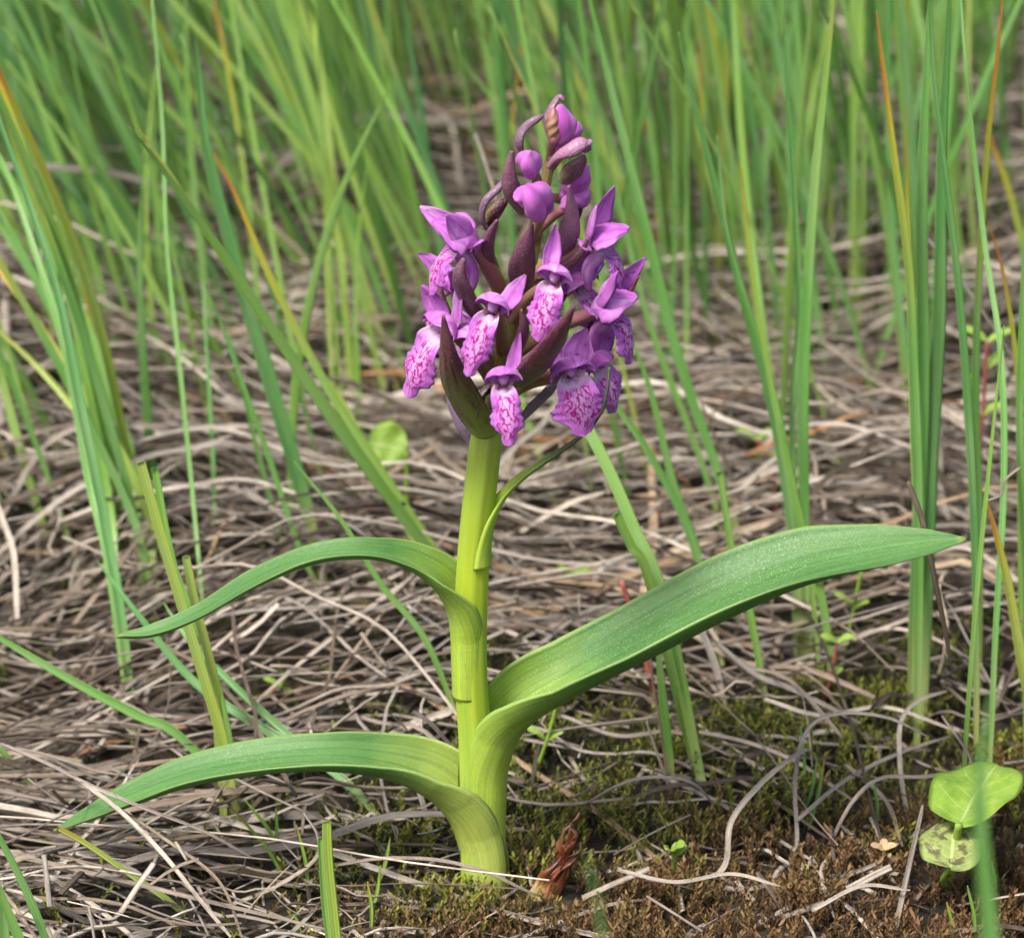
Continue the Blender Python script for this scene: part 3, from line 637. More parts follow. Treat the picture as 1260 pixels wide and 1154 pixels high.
tstraw([(250, 1125), (330, 1095), (385, 1060), (392, 1030), (375, 1000)], 9, .72, 'buff straw bent into a hook at the edge of the moss', Y=-.004)
tstraw([(415, 1064), (470, 1056), (540, 1058), (600, 1073), (640, 1092), (668, 1104)], 8, .42, 'grey brown straw arching across the foot of the orchid stem', Y=[0, -.004, -.0055, -.0055, -.006, -.006])
tstraw([(300, 1150), (380, 1120), (440, 1112), (530, 1118), (590, 1122)], 7, .2, 'brown straw lying in front of the orchid foot')
tstraw([(640, 1154), (700, 1130), (750, 1113), (797, 1106)], 8, .66, 'straight pale straw on the moss beside the withered bud')
tstraw([(530, 1150), (560, 1132), (592, 1118)], 6, .75, 'short buff straw on the moss in front of the stem')
tstraw([(720, 988), (760, 966), (800, 956), (850, 962), (880, 990)], 7, .6, 'pale straw arching out of the moss beside the withered bud', Y=[.012, .006, .006, .008, .012])
tstraw([(872, 1085), (893, 1062), (900, 1010), (940, 960), (985, 925), (1000, 925)], 12, .70, 'broad buff straw bowed over the moss', Y=[.0, .0, .004, .01, .014, .02])
tstraw([(900, 1060), (975, 1060), (978, 960), (992, 900), (1030, 878), (1090, 882), (1140, 905)], 9, .5, 'grey straw folded sharply upright above the moss', Y=[.005, .005, .012, .02, .022, .022, .02])
tstraw([(1020, 1040), (1050, 985), (1085, 957), (1140, 955), (1195, 940), (1160, 880)], 8, .44, 'grey brown straw curling through the litter towards the round leaf', Y=[.008, .008, .012, .012, .014, .024])
tstraw([(830, 928), (900, 955), (960, 990), (1020, 1032)], 9, .3, 'tan straw sloping across the mossy clearing')
tstraw([(790, 945), (880, 985), (945, 1025), (1005, 1062)], 9, .62, 'pale straw sloping parallel to the tan straw over the moss')
tstraw([(1118, 1010), (1108, 950), (1108, 890), (1130, 862), (1165, 850)], 10, .64, 'pale kinked straw rising from the moss behind the round leaf', Y=[.02, .024, .03, .036, .04])
tstraw([(932, 1072), (955, 1105), (985, 1154), (1010, 1190)], 15, .14, 'thick dark brown split straw pointing out of the rusty moss', Y=[-.01, -.012, -.016, -.02], theta=2.0)
tstraw([(1098, 1160), (1115, 1080), (1136, 990)], 11, .46, 'grey straw standing on the moss beside the blotched leaf', Y=[-.016, -.008, 0])
tstraw([(1035, 1015), (1070, 1050), (1105, 1090)], 8, .52, 'short grey straw pointing at the blotched leaf')
tstraw([(700, 930), (720, 960), (745, 985)], 8, .55, 'short grey straw in the moss behind the stem')
tstraw([(508, 875), (530, 890), (562, 926)], 9, .5, 'grey straw leaning behind the lower stem', Y=.012)
tstraw([(1118, 592), (1135, 640), (1148, 700), (1162, 770), (1171, 826)], 13, .18, 'stiff brown dead stalk hanging across the tip of the right orchid leaf', Y=[.012, .011, .011, .012, .012], theta=1.8)
tstraw([(818, 1015), (822, 960), (815, 900), (806, 850), (800, 795)], 11, .97, 'rusty dead stalk standing under the right orchid leaf', Y=.028, theta=2.2)
tstraw([(830, 1030), (828, 985), (800, 900), (797, 884)], 6, .93, 'thin rusty stalk leaning beside the standing rusty stalk', Y=.024)
tstraw([(-20, 206), (80, 208), (170, 222), (260, 262), (350, 330), (400, 420)], 18, .62, 'long pale straw arching through the green blades', Y=[.17, .18, .19, .20, .215, .23])
tstraw([(268, 430), (300, 290), (335, 215), (390, 165), (450, 143), (560, 150)], 20, .58, 'grey dead blade bent over between far tufts', Y=.23)
tstraw([(205, 380), (222, 230), (240, 130), (290, 40), (335, -10)], 20, .6, 'grey dead blade leaning against the far green tufts', Y=.26)
tstraw([(1060, 525), (1075, 518), (1130, 511), (1230, 506), (1275, 525)], 11, .54, 'grey dead blade bent flat between the upright green blades', Y=.13)
tstraw([(1045, 660), (1042, 600), (1062, 525)], 9, .22, 'brown dead blade standing below the flat bent blade', Y=.13)
tstraw([(1100, 660), (1085, 560), (1075, 500), (1035, 470), (1005, 465)], 7, .6, 'thin pale dead blade nodding over the tall green stems', Y=.12)
tstraw([(920, 640), (885, 550), (858, 482)], 9, .28, 'brown dead blade leaning beside the right leaf', Y=.10)
tstraw([(1000, 650), (965, 560), (930, 475), (850, 530)], 7, .24, 'brown dead blade sharply folded over beside the tall grass', Y=.11)
tstraw([(1140, 292), (1175, 335), (1210, 385), (1260, 460)], 7, .5, 'slender grey dead blade slanting past the tall right grass', Y=.08)
tstraw([(1255, 575), (1237, 590), (1232, 608), (1215, 615)], 5, .4, 'withered curl at the tip of the yellow spotted blade', Y=.03)
tstraw([(780, 30), (810, 90), (840, 160), (860, 240), (885, 330), (900, 400)], 20, .97, 'orange tan dead blade leaning among the far tufts', Y=.33)
tstraw([(585, 165), (600, 210), (612, 250)], 7, .78, 'pale dead tip just behind the flower spike', Y=.10)
tstraw([(0, 620), (90, 560), (200, 535), (290, 545), (370, 580)], 11, .6, 'long pale straw bowed over the left litter', Y=.14)
tstraw([(90, 770), (150, 690), (185, 640)], 12, .33, 'tan stub of straw propped against the left litter', Y=.075)
tstraw([(300, 600), (370, 650), (440, 680), (540, 700)], 10, .62, 'pale straw crossing behind the upper left leaf', Y=.085)
tstraw([(640, 655), (700, 620), (745, 605)], 12, .78, 'buff straw stub behind the thin stem leaf', Y=.09)
tstraw([(0, 985), (80, 955), (150, 935), (205, 912)], 17, .36, 'broad tan straw lying behind the lower left leaf', lift=.004)
tstraw([(880, 790), (930, 830), (980, 850), (1060, 890)], 12, .56, 'grey split straw sloping under the right leaf', Y=.045)
tstraw([(860, 770), (880, 820), (893, 875)], 16, .9, 'orange brown dead sheath standing under the right leaf', Y=.05)

tstraw([(40, 300), (130, 350), (220, 400), (330, 440), (400, 500)], 16, .7, 'pale straw slanting down through the left tufts', Y=[.19, .19, .19, .185, .18])
tstraw([(0, 640), (60, 545), (140, 520), (215, 530)], 15, .62, 'grey beige straw bowed over the low left litter', Y=.11)
tstraw([(330, 240), (420, 280), (520, 300), (600, 330)], 14, .5, 'grey straw lying across the litter behind the spike', Y=.30)
tstraw([(880, 310), (1000, 318), (1120, 330), (1262, 362)], 15, .6, 'long pale straw crossing low behind the tall right blades', Y=.26)
tstraw([(1010, 160), (1060, 120), (1130, 75), (1200, 10)], 18, .4, 'tan dead blade slanting across the dark gap in far grass', Y=.36)
for q_, (pp, r_, lab) in enumerate([([(860, 900), (925, 915), (985, 940), (1050, 985)], .7, 'pale thin straw lying over the moss under the right leaf'), ([(980, 1010), (1040, 960), (1110, 925), (1170, 905)], .55, 'grey thin straw slanting up over the moss'),
        ([(760, 1070), (830, 1085), (900, 1075), (960, 1090)], .6, 'grey thin straw wavering over the rusty moss'), ([(1000, 1120), (1060, 1090), (1120, 1095)], .78, 'buff thin straw on the rusty moss'),
        ([(690, 880), (760, 905), (830, 900), (900, 930)], .4, 'tan thin straw at the back edge of the moss'), ([(940, 860), (1010, 880), (1090, 870), (1180, 900)], .82, 'bright buff straw at the back edge of the moss'), ([(1040, 940), (1090, 985), (1110, 1040)], .3, 'brown thin straw dropping towards the blush seedling')]):
    tstraw(pp, 9, r_, lab, lift=.0025+.001*(q_ % 3))

# ------------------------------------------------------------------ green grass
def gblade(g, pts, w, rnd, tip, pale, theta, N=(0, -1, .3), tw=.3, th=.00022, n=40, cut=False, dull=0.0, m=7):
    prf = [(0, w*.55), (.15, w*.85), (.45, w), (.75, w*.75), (.92, w*.4), (1, w*.06)] if not cut else [(0, w*.7), (.3, w), (.95, w*.9), (1, w*.8)]
    blade(g, pts, N, prf, th, theta, n=n, m=m, twist=tw, rnd=rnd, ext=(tip, pale, dull))
def ttuft(label, blades, name='grass_tuft', group=None):
    """blades: (pixels, Y at base, Y drift, width px, rnd, tip, cut, dull)"""
    b0 = blades[0]; root = thing(name, A(*G(b0[0][0][0], b0[0][0][1])) if b0[1] is None else A(*P(*b0[0][0], b0[1])), label, 'grass', group)
    z0 = root['org'][2]
    for j, (pxs, Yb, dY, w, rnd, tip, *rest) in enumerate(blades):
        cut = rest[0] if rest else False; dull = rest[1] if len(rest) > 1 else 0.0
        if Yb is None: Yb = Yof(*pxs[0])
        if Yb > .03 and pxs[0][1] > 560: Yb = max(.02, Yb-.03)
        ys = np.linspace(0, 1, len(pxs))
        pts = np.array([P(a, b, Yb+dY*t) for (a, b), t in zip(pxs, ys)])
        gb = float(gz(pts[0][0], pts[0][1]))
        if pts[0][2] > gb+.001:      # carry the foot down to the ground
            d = unit(pts[0]-pts[1]); d = d*A(.5, .5, 1); d /= abs(d[2])
            pts = np.vstack([pts[0]+d*(pts[0][2]-gb+.001), pts])
        g = Geo(); rr = np.random.default_rng(int(pxs[0][0]*7+pxs[-1][1]+j))
        gblade(g, pts, w*.5*K*sc_at(pts.mean(0)), rnd, tip, rr.uniform(.4, 1), rr.uniform(-2.0, -.6), tw=rr.normal(0, .35), cut=cut, dull=dull, n=56)
        mk('blade', g, M['grass'], root)
    return root
ttuft('pale yellow green cut blades standing between the two left orchid leaves', [
    ([(276, 920), (250, 830), (215, 715), (190, 630), (173, 568)], None, 0, 15, .92, .0, True), ([(283, 915), (255, 800), (215, 700), (190, 575)], .055, .004, 11, .55, 0, True),
    ([(270, 912), (262, 830), (240, 740), (229, 684)], .052, 0, 13, .95, 0, True), ([(296, 1020), (285, 960), (272, 905)], .03, .02, 13, .55, 0)])
ttuft('long light green blades leaning far over behind the upper left leaf', [
    ([(560, 725), (500, 640), (430, 545), (345, 420), (265, 300), (205, 215), (160, 157)], .10, -.02, 17, .58, 0), ([(548, 700), (470, 580), (400, 470), (335, 345), (290, 240), (263, 190)], .11, 0, 14, .72, 1),
    ([(520, 680), (465, 590), (425, 500), (370, 430)], .11, .01, 12, .88, .3), ([(575, 735), (480, 610), (390, 490), (300, 360), (220, 230), (165, 150)], .115, 0, 8, .62, .3),
    ([(525, 790), (470, 720), (420, 640), (380, 590), (362, 568)], .07, 0, 9, .5, 0)])
ttuft('broad dark green blade with long thin tip behind the left leaves', [
    ([(392, 690), (368, 590), (335, 480), (300, 360), (275, 270), (252, 170), (241, 42)], .12, 0, 22, .12, 0), ([(395, 700), (340, 500), (300, 350), (275, 255), (258, 205)], .125, 0, 12, .2, 0),
    ([(420, 760), (375, 690), (330, 560), (280, 420), (250, 345)], .11, 0, 8, .3, 0)])
ttuft('thin wiry upright green stems in the left litter', [
    ([(250, 755), (238, 620), (222, 460), (205, 300), (200, 160), (187, 0), (180, -60)], .10, .05, 6, .4, 0), ([(265, 690), (262, 560), (255, 440), (249, 345)], .13, .02, 6, .2, 0),
    ([(375, 420), (385, 350), (394, 268)], .22, 0, 6, .45, 0), ([(352, 690), (318, 560), (290, 440), (280, 400)], .13, 0, 7, .35, 0)])
lt = []
rl = np.random.default_rng(5)
for i in range(9):
    bx = rl.uniform(110, 185); by = rl.uniform(600, 700); tx = rl.uniform(-110, 30); ty = rl.uniform(-60, 230)
    mx, my = bx*.55+tx*.45+rl.uniform(5, 25), by*.5+ty*.5
    lt.append(([(bx, by), (bx*.8+mx*.2+4, by*.75+my*.25), (mx, my), (tx, ty)], Yof(bx, by)+.01, rl.uniform(-.02, .03), rl.uniform(9, 16), rl.uniform(.25, .95), float(rl.random() < .35)))
ttuft('dense tuft of green and yellow blades fanning from the left litter', lt)
ttuft('pair of blue green blades rising from the left litter in front of the dense tuft', [
    ([(150, 765), (128, 640), (95, 480), (70, 360), (35, 250), (0, 150), (-20, 90)], .085, .03, 15, .12, 0), ([(135, 700), (110, 590), (80, 430), (40, 300), (10, 215), (-5, 180)], .09, .04, 13, .4, 0)])
ttuft('yellowing blades with rust tip low in the left litter', [
    ([(210, 700), (150, 560), (80, 450), (20, 360), (-30, 300)], .12, .02, 13, .85, 1), ([(195, 660), (120, 540), (50, 455), (-10, 400)], .13, .02, 11, .9, .2),
    ([(165, 620), (140, 520), (115, 410), (100, 330)], .15, 0, 9, .98, 1)])
ttuft('green blade slanting down behind the lower left leaf', [([(220, 905), (170, 880), (90, 838), (0, 785), (-60, 750)], .06, .0, 13, .42, 0), ([(70, 1000), (40, 965), (-20, 900)], .03, 0, 10, .6, 0)])
ttuft('dark green flat blades lying behind the cut blades', [([(440, 975), (390, 935), (330, 900), (240, 840), (165, 750), (120, 690)], .05, .02, 14, .1, 0), ([(420, 960), (350, 900), (290, 845), (235, 790), (200, 740)], .055, .02, 11, .15, 0)])
ttuft('tall blades standing behind the right orchid leaf, leaning', [
    ([(910, 665), (880, 570), (835, 440), (790, 260), (755, 120), (728, 10), (715, -50)], .13, 0, 15, .3, 0), ([(890, 660), (860, 560), (810, 430), (780, 330), (740, 150)], .14, 0, 10, .5, 0), ([(862, 690), (830, 600), (800, 480), (770, 400)], .11, 0, 11, .45, 0)])
ttuft('tight sheaf of tall green blades rising behind the arch of the right leaf', [
    ([(975, 660), (950, 500), (915, 370), (880, 230), (845, 90), (836, 40)], .10, 0, 15, .22, 0), ([(985, 655), (960, 520), (930, 410), (895, 290), (882, 168)], .10, 0, 11, .3, 0),
    ([(990, 660), (988, 500), (995, 340), (1005, 200), (1020, 60), (1030, -40)], .10, 0, 16, .3, .2), ([(978, 670), (975, 500), (983, 380), (976, 220), (967, 80), (965, -40)], .105, 0, 10, .22, 0),
    ([(996, 700), (975, 600), (945, 450), (925, 330), (910, 200)], .095, 0, 9, .6, .5), ([(1012, 740), (985, 640), (960, 520)], .09, 0, 12, .55, 0)])
ttuft('stout bundle of tall upright blades at the right leaf tip', [
    ([(1130, 780), (1130, 640), (1125, 480), (1118, 330), (1100, 190), (1085, 70), (1079, 14)], .075, 0, 15, .35, .9), ([(1125, 770), (1132, 600), (1136, 430), (1135, 250), (1140, 100), (1146, -40)], .08, 0, 21, .28, 0),
    ([(1140, 750), (1146, 560), (1156, 380), (1158, 200), (1165, 60), (1170, -50)], .08, 0, 19, .2, 0), ([(1200, 700), (1192, 520), (1180, 360), (1160, 190), (1148, 80), (1142, -50)], .075, 0, 12, .12, 0),
    ([(1133, 790), (1122, 500), (1120, 350), (1116, 230), (1115, 128)], .078, 0, 8, .95, .6)])
ttuft('slim upright blades standing beside the stout bundle', [
    ([(1205, 640), (1200, 480), (1205, 330), (1215, 180), (1228, 60), (1236, -20)], .09, 0, 11, .45, 1), ([(1225, 780), (1235, 600), (1232, 440), (1212, 300), (1190, 100), (1180, -40)], .06, .03, 9, .3, 0),
    ([(1190, 890), (1205, 700), (1225, 500), (1235, 400)], .05, 0, 7, .6, 0), ([(1255, 560), (1250, 440), (1235, 340), (1216, 272)], .06, 0, 9, .75, 1), ([(1262, 700), (1255, 520), (1262, 300), (1275, 100)], .07, 0, 12, .4, 0)])
ttuft('light green cut double blade between the flower spike and right leaf', [
    ([(815, 735), (780, 650), (745, 570), (705, 495), (680, 450)], .06, .01, 17, .62, 0, True), ([(800, 720), (775, 670), (757, 632)], .058, 0, 15, .66, 0, True), ([(850, 660), (800, 560), (760, 500), (730, 440)], .10, 0, 13, .3, 0)])
ttuft('green stub standing on the rusty stalk under the right leaf', [([(828, 960), (818, 880), (812, 820), (808, 775)], .026, 0, 12, .5, 0), ([(920, 740), (905, 700), (885, 580)], .085, 0, 11, .6, 0, True)])
ttuft('yellow brown-spotted blade with withered tip beside the right leaf', [([(1275, 900), (1258, 820), (1240, 720), (1226, 660), (1214, 614)], .03, 0, 17, 1.0, .8, False, 1.0)])
ttuft('short bright green stubs in front of the straw', [([(418, 1200), (410, 1120), (404, 1060), (402, 1010)], -.03, 0, 14, .85, 0, True), ([(412, 1200), (400, 1120), (394, 1030)], -.03, 0, 10, .6, 0, True)], 'grass_sprout')
ttuft('small green blades leaning in front of the straw at the lower leaf tip', [([(70, 1190), (35, 1100), (0, 1030), (-20, 990)], -.03, 0, 13, .3, 0), ([(40, 1200), (10, 1120), (-15, 1060)], -.05, 0, 18, .45, 0), ([(8, 1210), (5, 1140), (0, 1090)], -.05, 0, 18, .5, 0)], 'grass_sprout')
ttuft('yellow tipped stem lying by the lower left leaf tip', [([(250, 1150), (210, 1110), (160, 1075), (110, 1040), (71, 1018)], -.008, 0, 9, .95, .3, True)], 'grass_sprout')
ttuft('out of focus green blade rising close in front of the round leaf', [([(1235, 1400), (1225, 1240), (1213, 1090), (1205, 980), (1212, 900), (1222, 850)], -.20, 0, 40, .3, 0)], 'grass_sprout')
ttuft('out of focus pale blade close in front of the withered bud', [([(760, 1300), (745, 1180), (733, 1100), (722, 1060)], -.22, 0, 16, .25, 0)], 'grass_sprout')
for j, (lab, pl) in enumerate([('thin green seedling blades in the moss by the folded grey straw', [(985, 895, 988, 985), (1015, 935, 995, 1020), (1005, 935, 990, 1000)]), ('thin green seedling blades beside the blush seedling', [(1075, 960, 1078, 1020), (1120, 985, 1123, 1030), (1060, 1150, 1095, 1070)]),
        ('thin yellow seedling blades in the rusty moss', [(1190, 1090, 1200, 1160), (1165, 1110, 1170, 1160), (1215, 1125, 1200, 1165), (1220, 1060, 1222, 1110)]), ('fine green seedling blades beside the hooked straw', [(303, 985, 350, 1060), (365, 1015, 380, 1110), (340, 995, 335, 1060), (290, 1000, 350, 1080), (362, 1125, 368, 1154)]),
        ('fine green seedling blades in front of the orchid foot', [(468, 1065, 455, 1130), (452, 1085, 456, 1150), (480, 1030, 465, 1090)])]):
    ttuft(lab, [([(b, d), (a*.45+b*.55+3, c*.5+d*.5), (a, c)], None, 0, 5, .3+.12*j, .5 if i % 2 else 0) for i, (a, c, b, d) in enumerate(pl)], 'grass_seedling')

# loose tufts further back, thickening towards the top of the picture
def rtuft(bx, by, n, lean, Lm, seed, where, group, rlo=.1, rhi=.95, spread=.11, w=.00058):
    r2 = np.random.default_rng(seed); base = G(bx, by)
    hc = r2.uniform(rlo, rhi-.22); tipp = .6 if r2.random() < .2 else .05
    hn = 'bluish green' if hc < .35 else ('mid green' if hc < .6 else 'yellow green')
    ln = 'steeply leaning' if lean < -.42 else ('leaning' if lean < -.16 else 'upright')
    dn = 'sparse' if n < 9 else 'dense'
    lab = f"{dn} {ln} {hn} {'rusty-tipped ' if tipp > .5 else ''}grass tuft {where}"
    root = thing('grass_tuft', base, lab, 'grass', group)
    for i in range(n):
        b = base+A(r2.normal(0, .007), r2.normal(0, .007), 0); b[2] = gz(b[0], b[1])-.001
        L = Lm*r2.uniform(.6, 1.2); l = lean+r2.normal(0, spread); ly = r2.normal(0.05, .15); bend = r2.normal(0, .25)+.35*l
        t = np.linspace(0, 1, 6)[:, None]
        d = unit(A(l, ly, 1)); pts = b+d*(L*t)+A(bend, r2.normal(0, .1), -abs(bend)*.3)*L*t**2*.5
        g = Geo(); gblade(g, pts, w*r2.uniform(.6, 1.4), float(np.clip(r2.normal(hc, .13), 0, 1)), float(r2.random() < tipp), r2.uniform(.3, 1), r2.uniform(-2.2, -.4), N=(r2.normal(0, .6), -1, .2), tw=r2.normal(0, .5), n=20, m=5)
        mk('blade', g, M['grass'], root)
GR = 'loose grass tufts in the background'
zr = np.random.default_rng(31); q = 0
def zone(label, box, n, lean, Lm, rlo=.1, rhi=.95, na=7, nb=13):
    global q
    x0, x1, y0, y1 = box
    for i in range(n):
        q += 1; f = zr.random()**1.35; by = y0+(y1-y0)*f; bx = x0+(x1-x0)*(i+zr.random())/n
        rtuft(bx, by, int(zr.integers(na, nb)), lean+zr.normal(0, .08), Lm*zr.uniform(.8, 1.15), 400+q, label, GR, rlo, rhi)
zone('rooted in litter behind the left leaves', (20, 330, 330, 560), 10, -.36, .14)
zone('beyond the left litter', (0, 420, 120, 330), 9, -.34, .15, .3, 1, 6, 11)
zone('at the far back of the left litter', (-30, 420, 0, 130), 14, -.25, .14, .25, 1, 6, 11)
zone('between left litter and flower spike', (380, 560, 200, 520), 6, -.32, .15, .25, .95)
zone('far beyond the flower spike', (400, 800, 10, 220), 17, -.22, .15, .25, 1, 6, 11)
zone('beyond the right leaf', (770, 1270, 170, 430), 16, -.1, .14, .2, 1, 6, 11)
zone('far beyond the tall right grass', (780, 1280, 0, 170), 17, -.05, .15, .25, 1, 6, 11)
zone('rooted low in the left litter', (0, 540, 460, 720), 14, -.25, .09, .25, .95, 2, 5)
zone('rooted low between flower spike and right leaf', (640, 900, 380, 660), 11, -.2, .10, .25, .95, 2, 5)
zone('rooted low among the tall right blades', (900, 1270, 400, 680), 14, -.05, .11, .25, .95, 2, 5)
# blades beyond the frame edges and behind: one mass
g = Geo(); rf = np.random.default_rng(77)
for i in range(1500):
    y = rf.uniform(.45, 1.3); x = rf.uniform(-.5, .5)
    pxx, pyy, _s = proj(A(x, y, 0))
    if pyy > -5 and -60 < pxx < 1320: continue
    b = A(x, y, gz(x, y)-.002); L = rf.uniform(.08, .2); l = rf.normal(-.2, .25); t = np.linspace(0, 1, 5)[:, None]
    pts = b+unit(A(l, rf.normal(0, .2), 1))*(L*t)+A(rf.normal(-.1, .25), 0, -.1)*L*t**2*.5
    gblade(g, pts, rf.uniform(.0005, .0011), float(np.clip(rf.normal(.45, .25), .05, 1)), float(rf.random() < .25), .6, -1.2, N=(rf.normal(0, .6), -1, .2), n=10, m=4)
for i in range(260):
    y = rf.uniform(-.1, .5); x = rf.choice([-1, 1])*rf.uniform(.11, .4)
    pxx, pyy, _s = proj(A(x, y, .0))
    if -120 < pxx < 1380: continue
    b = A(x, y, gz(x, y)-.002); L = rf.uniform(.08, .17); t = np.linspace(0, 1, 5)[:, None]
    pts = b+unit(A(rf.normal(-.1, .15)+.25*np.sign(x), rf.normal(0, .2), 1))*(L*t)
    gblade(g, pts, rf.uniform(.0005, .001), float(np.clip(rf.normal(.45, .25), .05, 1)), 0, .6, -1.2, n=10, m=4)
tag(mk('distant_grass', g, M['grass'], origin=(0, .6, 0)), 'mass of green grass blades growing beyond the tufts', 'grass', None, 'stuff')

# ------------------------------------------------------------------ moss
def make_moss():
    r2 = np.random.default_rng(9); g = Geo()
    shoots = []
    tmpl = []
    for v in range(8):
        h = 1.0; vs, prm, tri = [], [], []; nl = 15
        for i in range(nl):
            z = (i+.5)/nl; a = i*2.4+v; up = .55+.4*z; ln = .34*(1-.45*z)
            d = np.array([math.cos(a), math.sin(a), up*1.2]); d /= np.linalg.norm(d); s_ = np.array([-math.sin(a), math.cos(a), 0])*.055
            b = np.array([0, 0, z*.85]); k0 = len(vs)
            vs += [b-s_*.6, b+d*ln*.5-s_, b+d*ln*.5+s_, b+s_*.6, b+d*ln]
            prm += [(z*.8, 0, 0)]*4+[(min(1, z+.15), 0, 0)]
            tri += [(k0, k0+1, k0+3), (k0+3, k0+1, k0+2), (k0+1, k0+4, k0+2)]
        tmpl.append((np.array(vs), np.array(prm), np.array(tri)))
    cnt = 0; tries = 0
    while cnt < 11500 and tries < 120000:
        tries += 1
        y = r2.uniform(-.06, .16) if r2.random() < .85 else r2.uniform(-.06, .45); x = r2.uniform(-.11, .11)
        ma = float(moss_amount(np.array([x]), np.array([y]))[0]); 
        cl = .5+.5*math.sin(x*230+y*90)*math.sin(y*260-x*60+1)
        if r2.random() > max(ma*(.5+.5*cl), .06): continue
        if math.hypot(x, y) < .0024: continue
        px_, py_, _s = proj(A(x, y, 0))
        brown = 1/(1+math.exp(-((py_-1040)/45+(px_-850)/220+1.1*math.sin(x*170+2)*math.sin(y*210)+r2.normal(0, .5))))
        rd = float(np.clip(brown*.75+r2.normal(.12, .1), 0, 1))
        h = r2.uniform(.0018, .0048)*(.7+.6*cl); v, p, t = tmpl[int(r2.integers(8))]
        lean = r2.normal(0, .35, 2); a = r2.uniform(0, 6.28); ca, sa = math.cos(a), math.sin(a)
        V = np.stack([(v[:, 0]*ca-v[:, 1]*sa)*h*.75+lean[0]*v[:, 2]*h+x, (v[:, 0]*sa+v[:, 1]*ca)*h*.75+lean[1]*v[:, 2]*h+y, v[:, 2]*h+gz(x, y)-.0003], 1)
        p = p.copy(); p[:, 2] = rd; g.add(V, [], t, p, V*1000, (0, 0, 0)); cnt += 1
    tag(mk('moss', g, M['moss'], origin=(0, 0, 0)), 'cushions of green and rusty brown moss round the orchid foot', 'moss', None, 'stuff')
make_moss()

# ------------------------------------------------------------------ small herbs and the withered bud
def disc(root, pts, N, w, mat, theta=-.5, name='leaf', rnd=.5, th=2.5, seed=1):
    g = Geo(); f = lambda t: w*K*max(.03, math.sqrt(max(0, 1-(2*min(1, max(0, t))-1)**2)))
    blade(g, pts, N, f, th*K, theta, n=34, m=13, rnd=rnd, wob=w*.06*K, seed=seed); return mk(name, g, M[mat], root)
def stalk(root, pts, r, mat, rnd=.5):
    g = Geo(); tube(g, pts, [r*K, r*K*.9, r*K*.8], n=22, m=8, rnd=rnd); return mk('stalk', g, M[mat], root)
base = G(1165, 1095); rd = thing('round_leaved_herb', base, 'herb with two round leaves, one blotched, on the moss', 'herb')
disc(rd, [P(1180, 1014, -.004), P(1192, 992, .001), P(1208, 965, .006), P(1228, 940, .012)], (-.15, -.25, 1), 56, 'herb', -.5, rnd=.3)
stalk(rd, [base, P(1172, 1060, -.001), P(1180, 1014, -.004)], 6, 'herb')
tag(disc(rd, [P(1170, 1068, -.009), P(1171, 1052, -.006), P(1173, 1030, -.003), P(1175, 1010, .0005)], (.05, -.45, 1), 41, 'sick', .35, rnd=.7), 'dull green round leaf with dark blotches')
stalk(rd, [base+A(.0003, 0, 0), P(1160, 1082, -.006), P(1170, 1066, -.008)], 4, 'herb', .2)
def herb(px0, top, Y, leaves, mat, label, lw=11, ll=24, stem_mat='herb', name='seedling', r=2.5):
    b = P(*px0, Y); b = A(b[0], b[1], min(b[2], b[2])); root = thing(name, b, label, 'seedling')
    tp = P(*top, Y); gb = gz(b[0], b[1]); s = sc_at(b)
    stalk(root, [A(b[0], b[1], min(gb, b[2])), b*.5+tp*.5+A(.0003, 0, 0), tp], r*s, stem_mat)
    for i, (dx, dy, fr) in enumerate(leaves):
        o = b*(1-fr)+tp*fr; e = unit(A(dx, dy, .45)); 
        disc(root, [o, o+e*ll*.5*K*s+A(0, 0, .1*ll*K), o+e*ll*K*s], unit(A(-dx*.4, -dy*.4-.5, .8)), lw*s*.5, mat, -.6, rnd=.1*i+.2, th=1.8)
herb((822, 1120), (828, 1045), .0, [(.5, -.5, 1), (.6, .3, .9), (-.3, -.6, .95)], 'herb', 'tiny bright green seedling with paired leaves beside the withered bud', 18, 22)
herb((1095, 1090), (1087, 1045), .0, [(.9, -.2, 1), (-.9, -.2, 1), (.1, .9, 1), (.3, -.9, .8), (1, .3, .6)], 'blush', 'tiny pink flushed seedling rosette on the moss', 10, 18, 'red')
herb((1012, 860), (1030, 790), .055, [(1, -.2, 1), (-.9, -.2, 1), (.7, .3, .35), (-.6, -.3, .35)], 'herb', 'little green seedling on a reddish stem below the right leaf', 11, 24, 'red')
herb((1035, 800), (1060, 700), .07, [(1, -.2, 1), (.5, .4, 1), (-.7, .2, .55), (.6, -.3, .5)], 'herb', 'bright yellow green seedling peeping out under the right leaf', 10, 28)
herb((655, 960), (690, 845), .03, [(1, -.1, 1), (.8, .5, .95), (-.8, .1, .45), (.9, .1, .42)], 'herb', 'slender green seedling between stem and right leaf', 10, 26)
herb((705, 745), (705, 712), .09, [(-.6, .1, 1), (.8, .2, 1), (.2, -.6, 1)], 'herb', 'small dark leaved seedling behind the stem', 14, 24, 'red')
herb((810, 870), (765, 715), .05, [], 'red', 'bare dark red stem behind the right leaf', stem_mat='red', r=4, name='red_stem')
herb((1198, 600), (1215, 420), .1, [(1, 0, 1), (-.9, .2, 1), (.6, .5, .8), (-.6, -.4, .7), (.8, -.2, .5)], 'herb', 'leggy green herb on an orange stem among the right grass', 12, 36, 'red')
herb((960, 610), (930, 540), .12, [(1, 0, 1), (-.9, .2, 1), (.6, .5, .6), (-.6, -.4, .6)], 'herb', 'small herb in the litter left of the tall sheaf'.replace('left of', 'beside'), 12, 30, 'red')
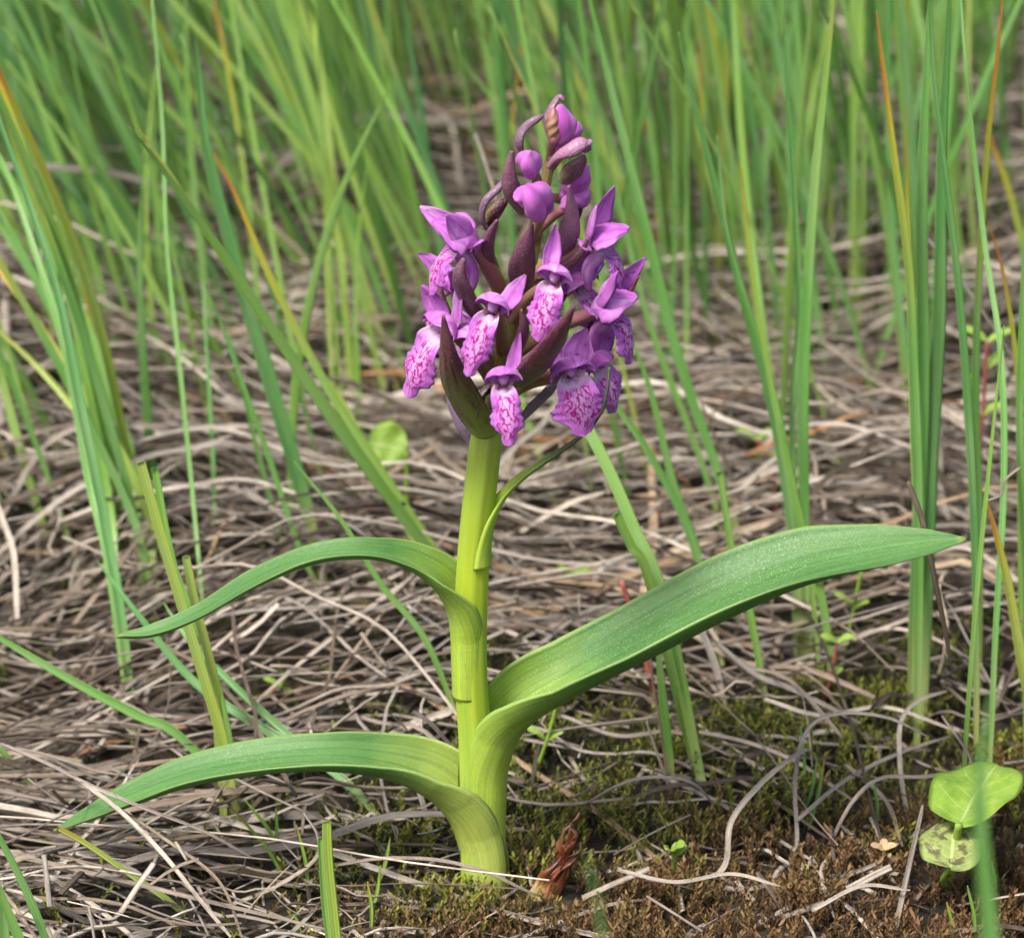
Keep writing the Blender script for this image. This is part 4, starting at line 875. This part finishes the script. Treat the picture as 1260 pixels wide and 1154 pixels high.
herb((1062, 330), (1062, 185), .25, [(1, 0, 1), (-.9, .2, 1), (.6, .5, .8), (-.6, -.4, .7), (.8, -.2, .4), (-.9, 0, .4)], 'herb', 'green herb standing in the dark gap of the far grass', 12, 34)
herb((370, 860), (345, 845), .05, [(-.8, 0, 1), (.3, .2, 1)], 'herb', 'small green sprig above the lower left leaf', 9, 24)
herb((180, 480), (180, 465), .19, [(-.9, 0, 1), (.6, .2, 1), (0, -.5, 1)], 'herb', 'small bright seedling deep in the left litter', 14, 40)
b = P(500, 590, .11); rb = thing('round_leaf', b, 'pale green round leaf in the litter behind the stem', 'leaf'); disc(rb, [P(452, 545, .11), P(475, 548, .11), P(500, 555, .11)], (0, -.85, .5), 34, 'herb', -.5); stalk(rb, [A(b[0], b[1], gz(b[0], b[1])), b, P(500, 556, .11)], 4, 'herb')
b = P(672, 1112, -.004); wb = thing('withered_bud', b, 'shrivelled cream and rust brown shoot beside the orchid foot', 'withered shoot')
g = Geo(); tube(g, [P(664, 1118, -.004), P(672, 1096, -.004), P(684, 1074, -.004), P(696, 1052, -.004), P(703, 1036, -.004), P(704, 1020, -.004), P(712, 1003, -.003)], [13*k, 17*k, 16*k, 10*k, 8*k, 6*k, 2*k], n=60, m=26, flat=.55, lobes=7, lobe_amp=.14, wob=.11, seed=4, twist=1.4); mk('sheath', g, M['rust'], wb)
for q_, (pp, w_) in enumerate([([(690, 1070), (700, 1058), (712, 1048), (716, 1036)], 7), ([(694, 1056), (690, 1040), (694, 1026), (703, 1012)], 6), ([(700, 1040), (708, 1028), (704, 1014), (714, 1000)], 5), ([(676, 1085), (690, 1068), (706, 1060), (712, 1050)], 5)]):
    g = Geo(); blade(g, [P(a, b_, -.0062) for a, b_ in pp], (.3*(-1)**q_, -.8, .3), [(0, 2*k), (.4, w_*k), (.75, w_*.6*k), (1, .6*k)], 1.4*k, -1.9, n=24, m=7, twist=1.2*(-1)**q_, wob=2.4*k, seed=q_+40, rnd=.3+.15*q_, ext=(.45, 0, 0))
    mk('scale', g, M['rust'], wb)
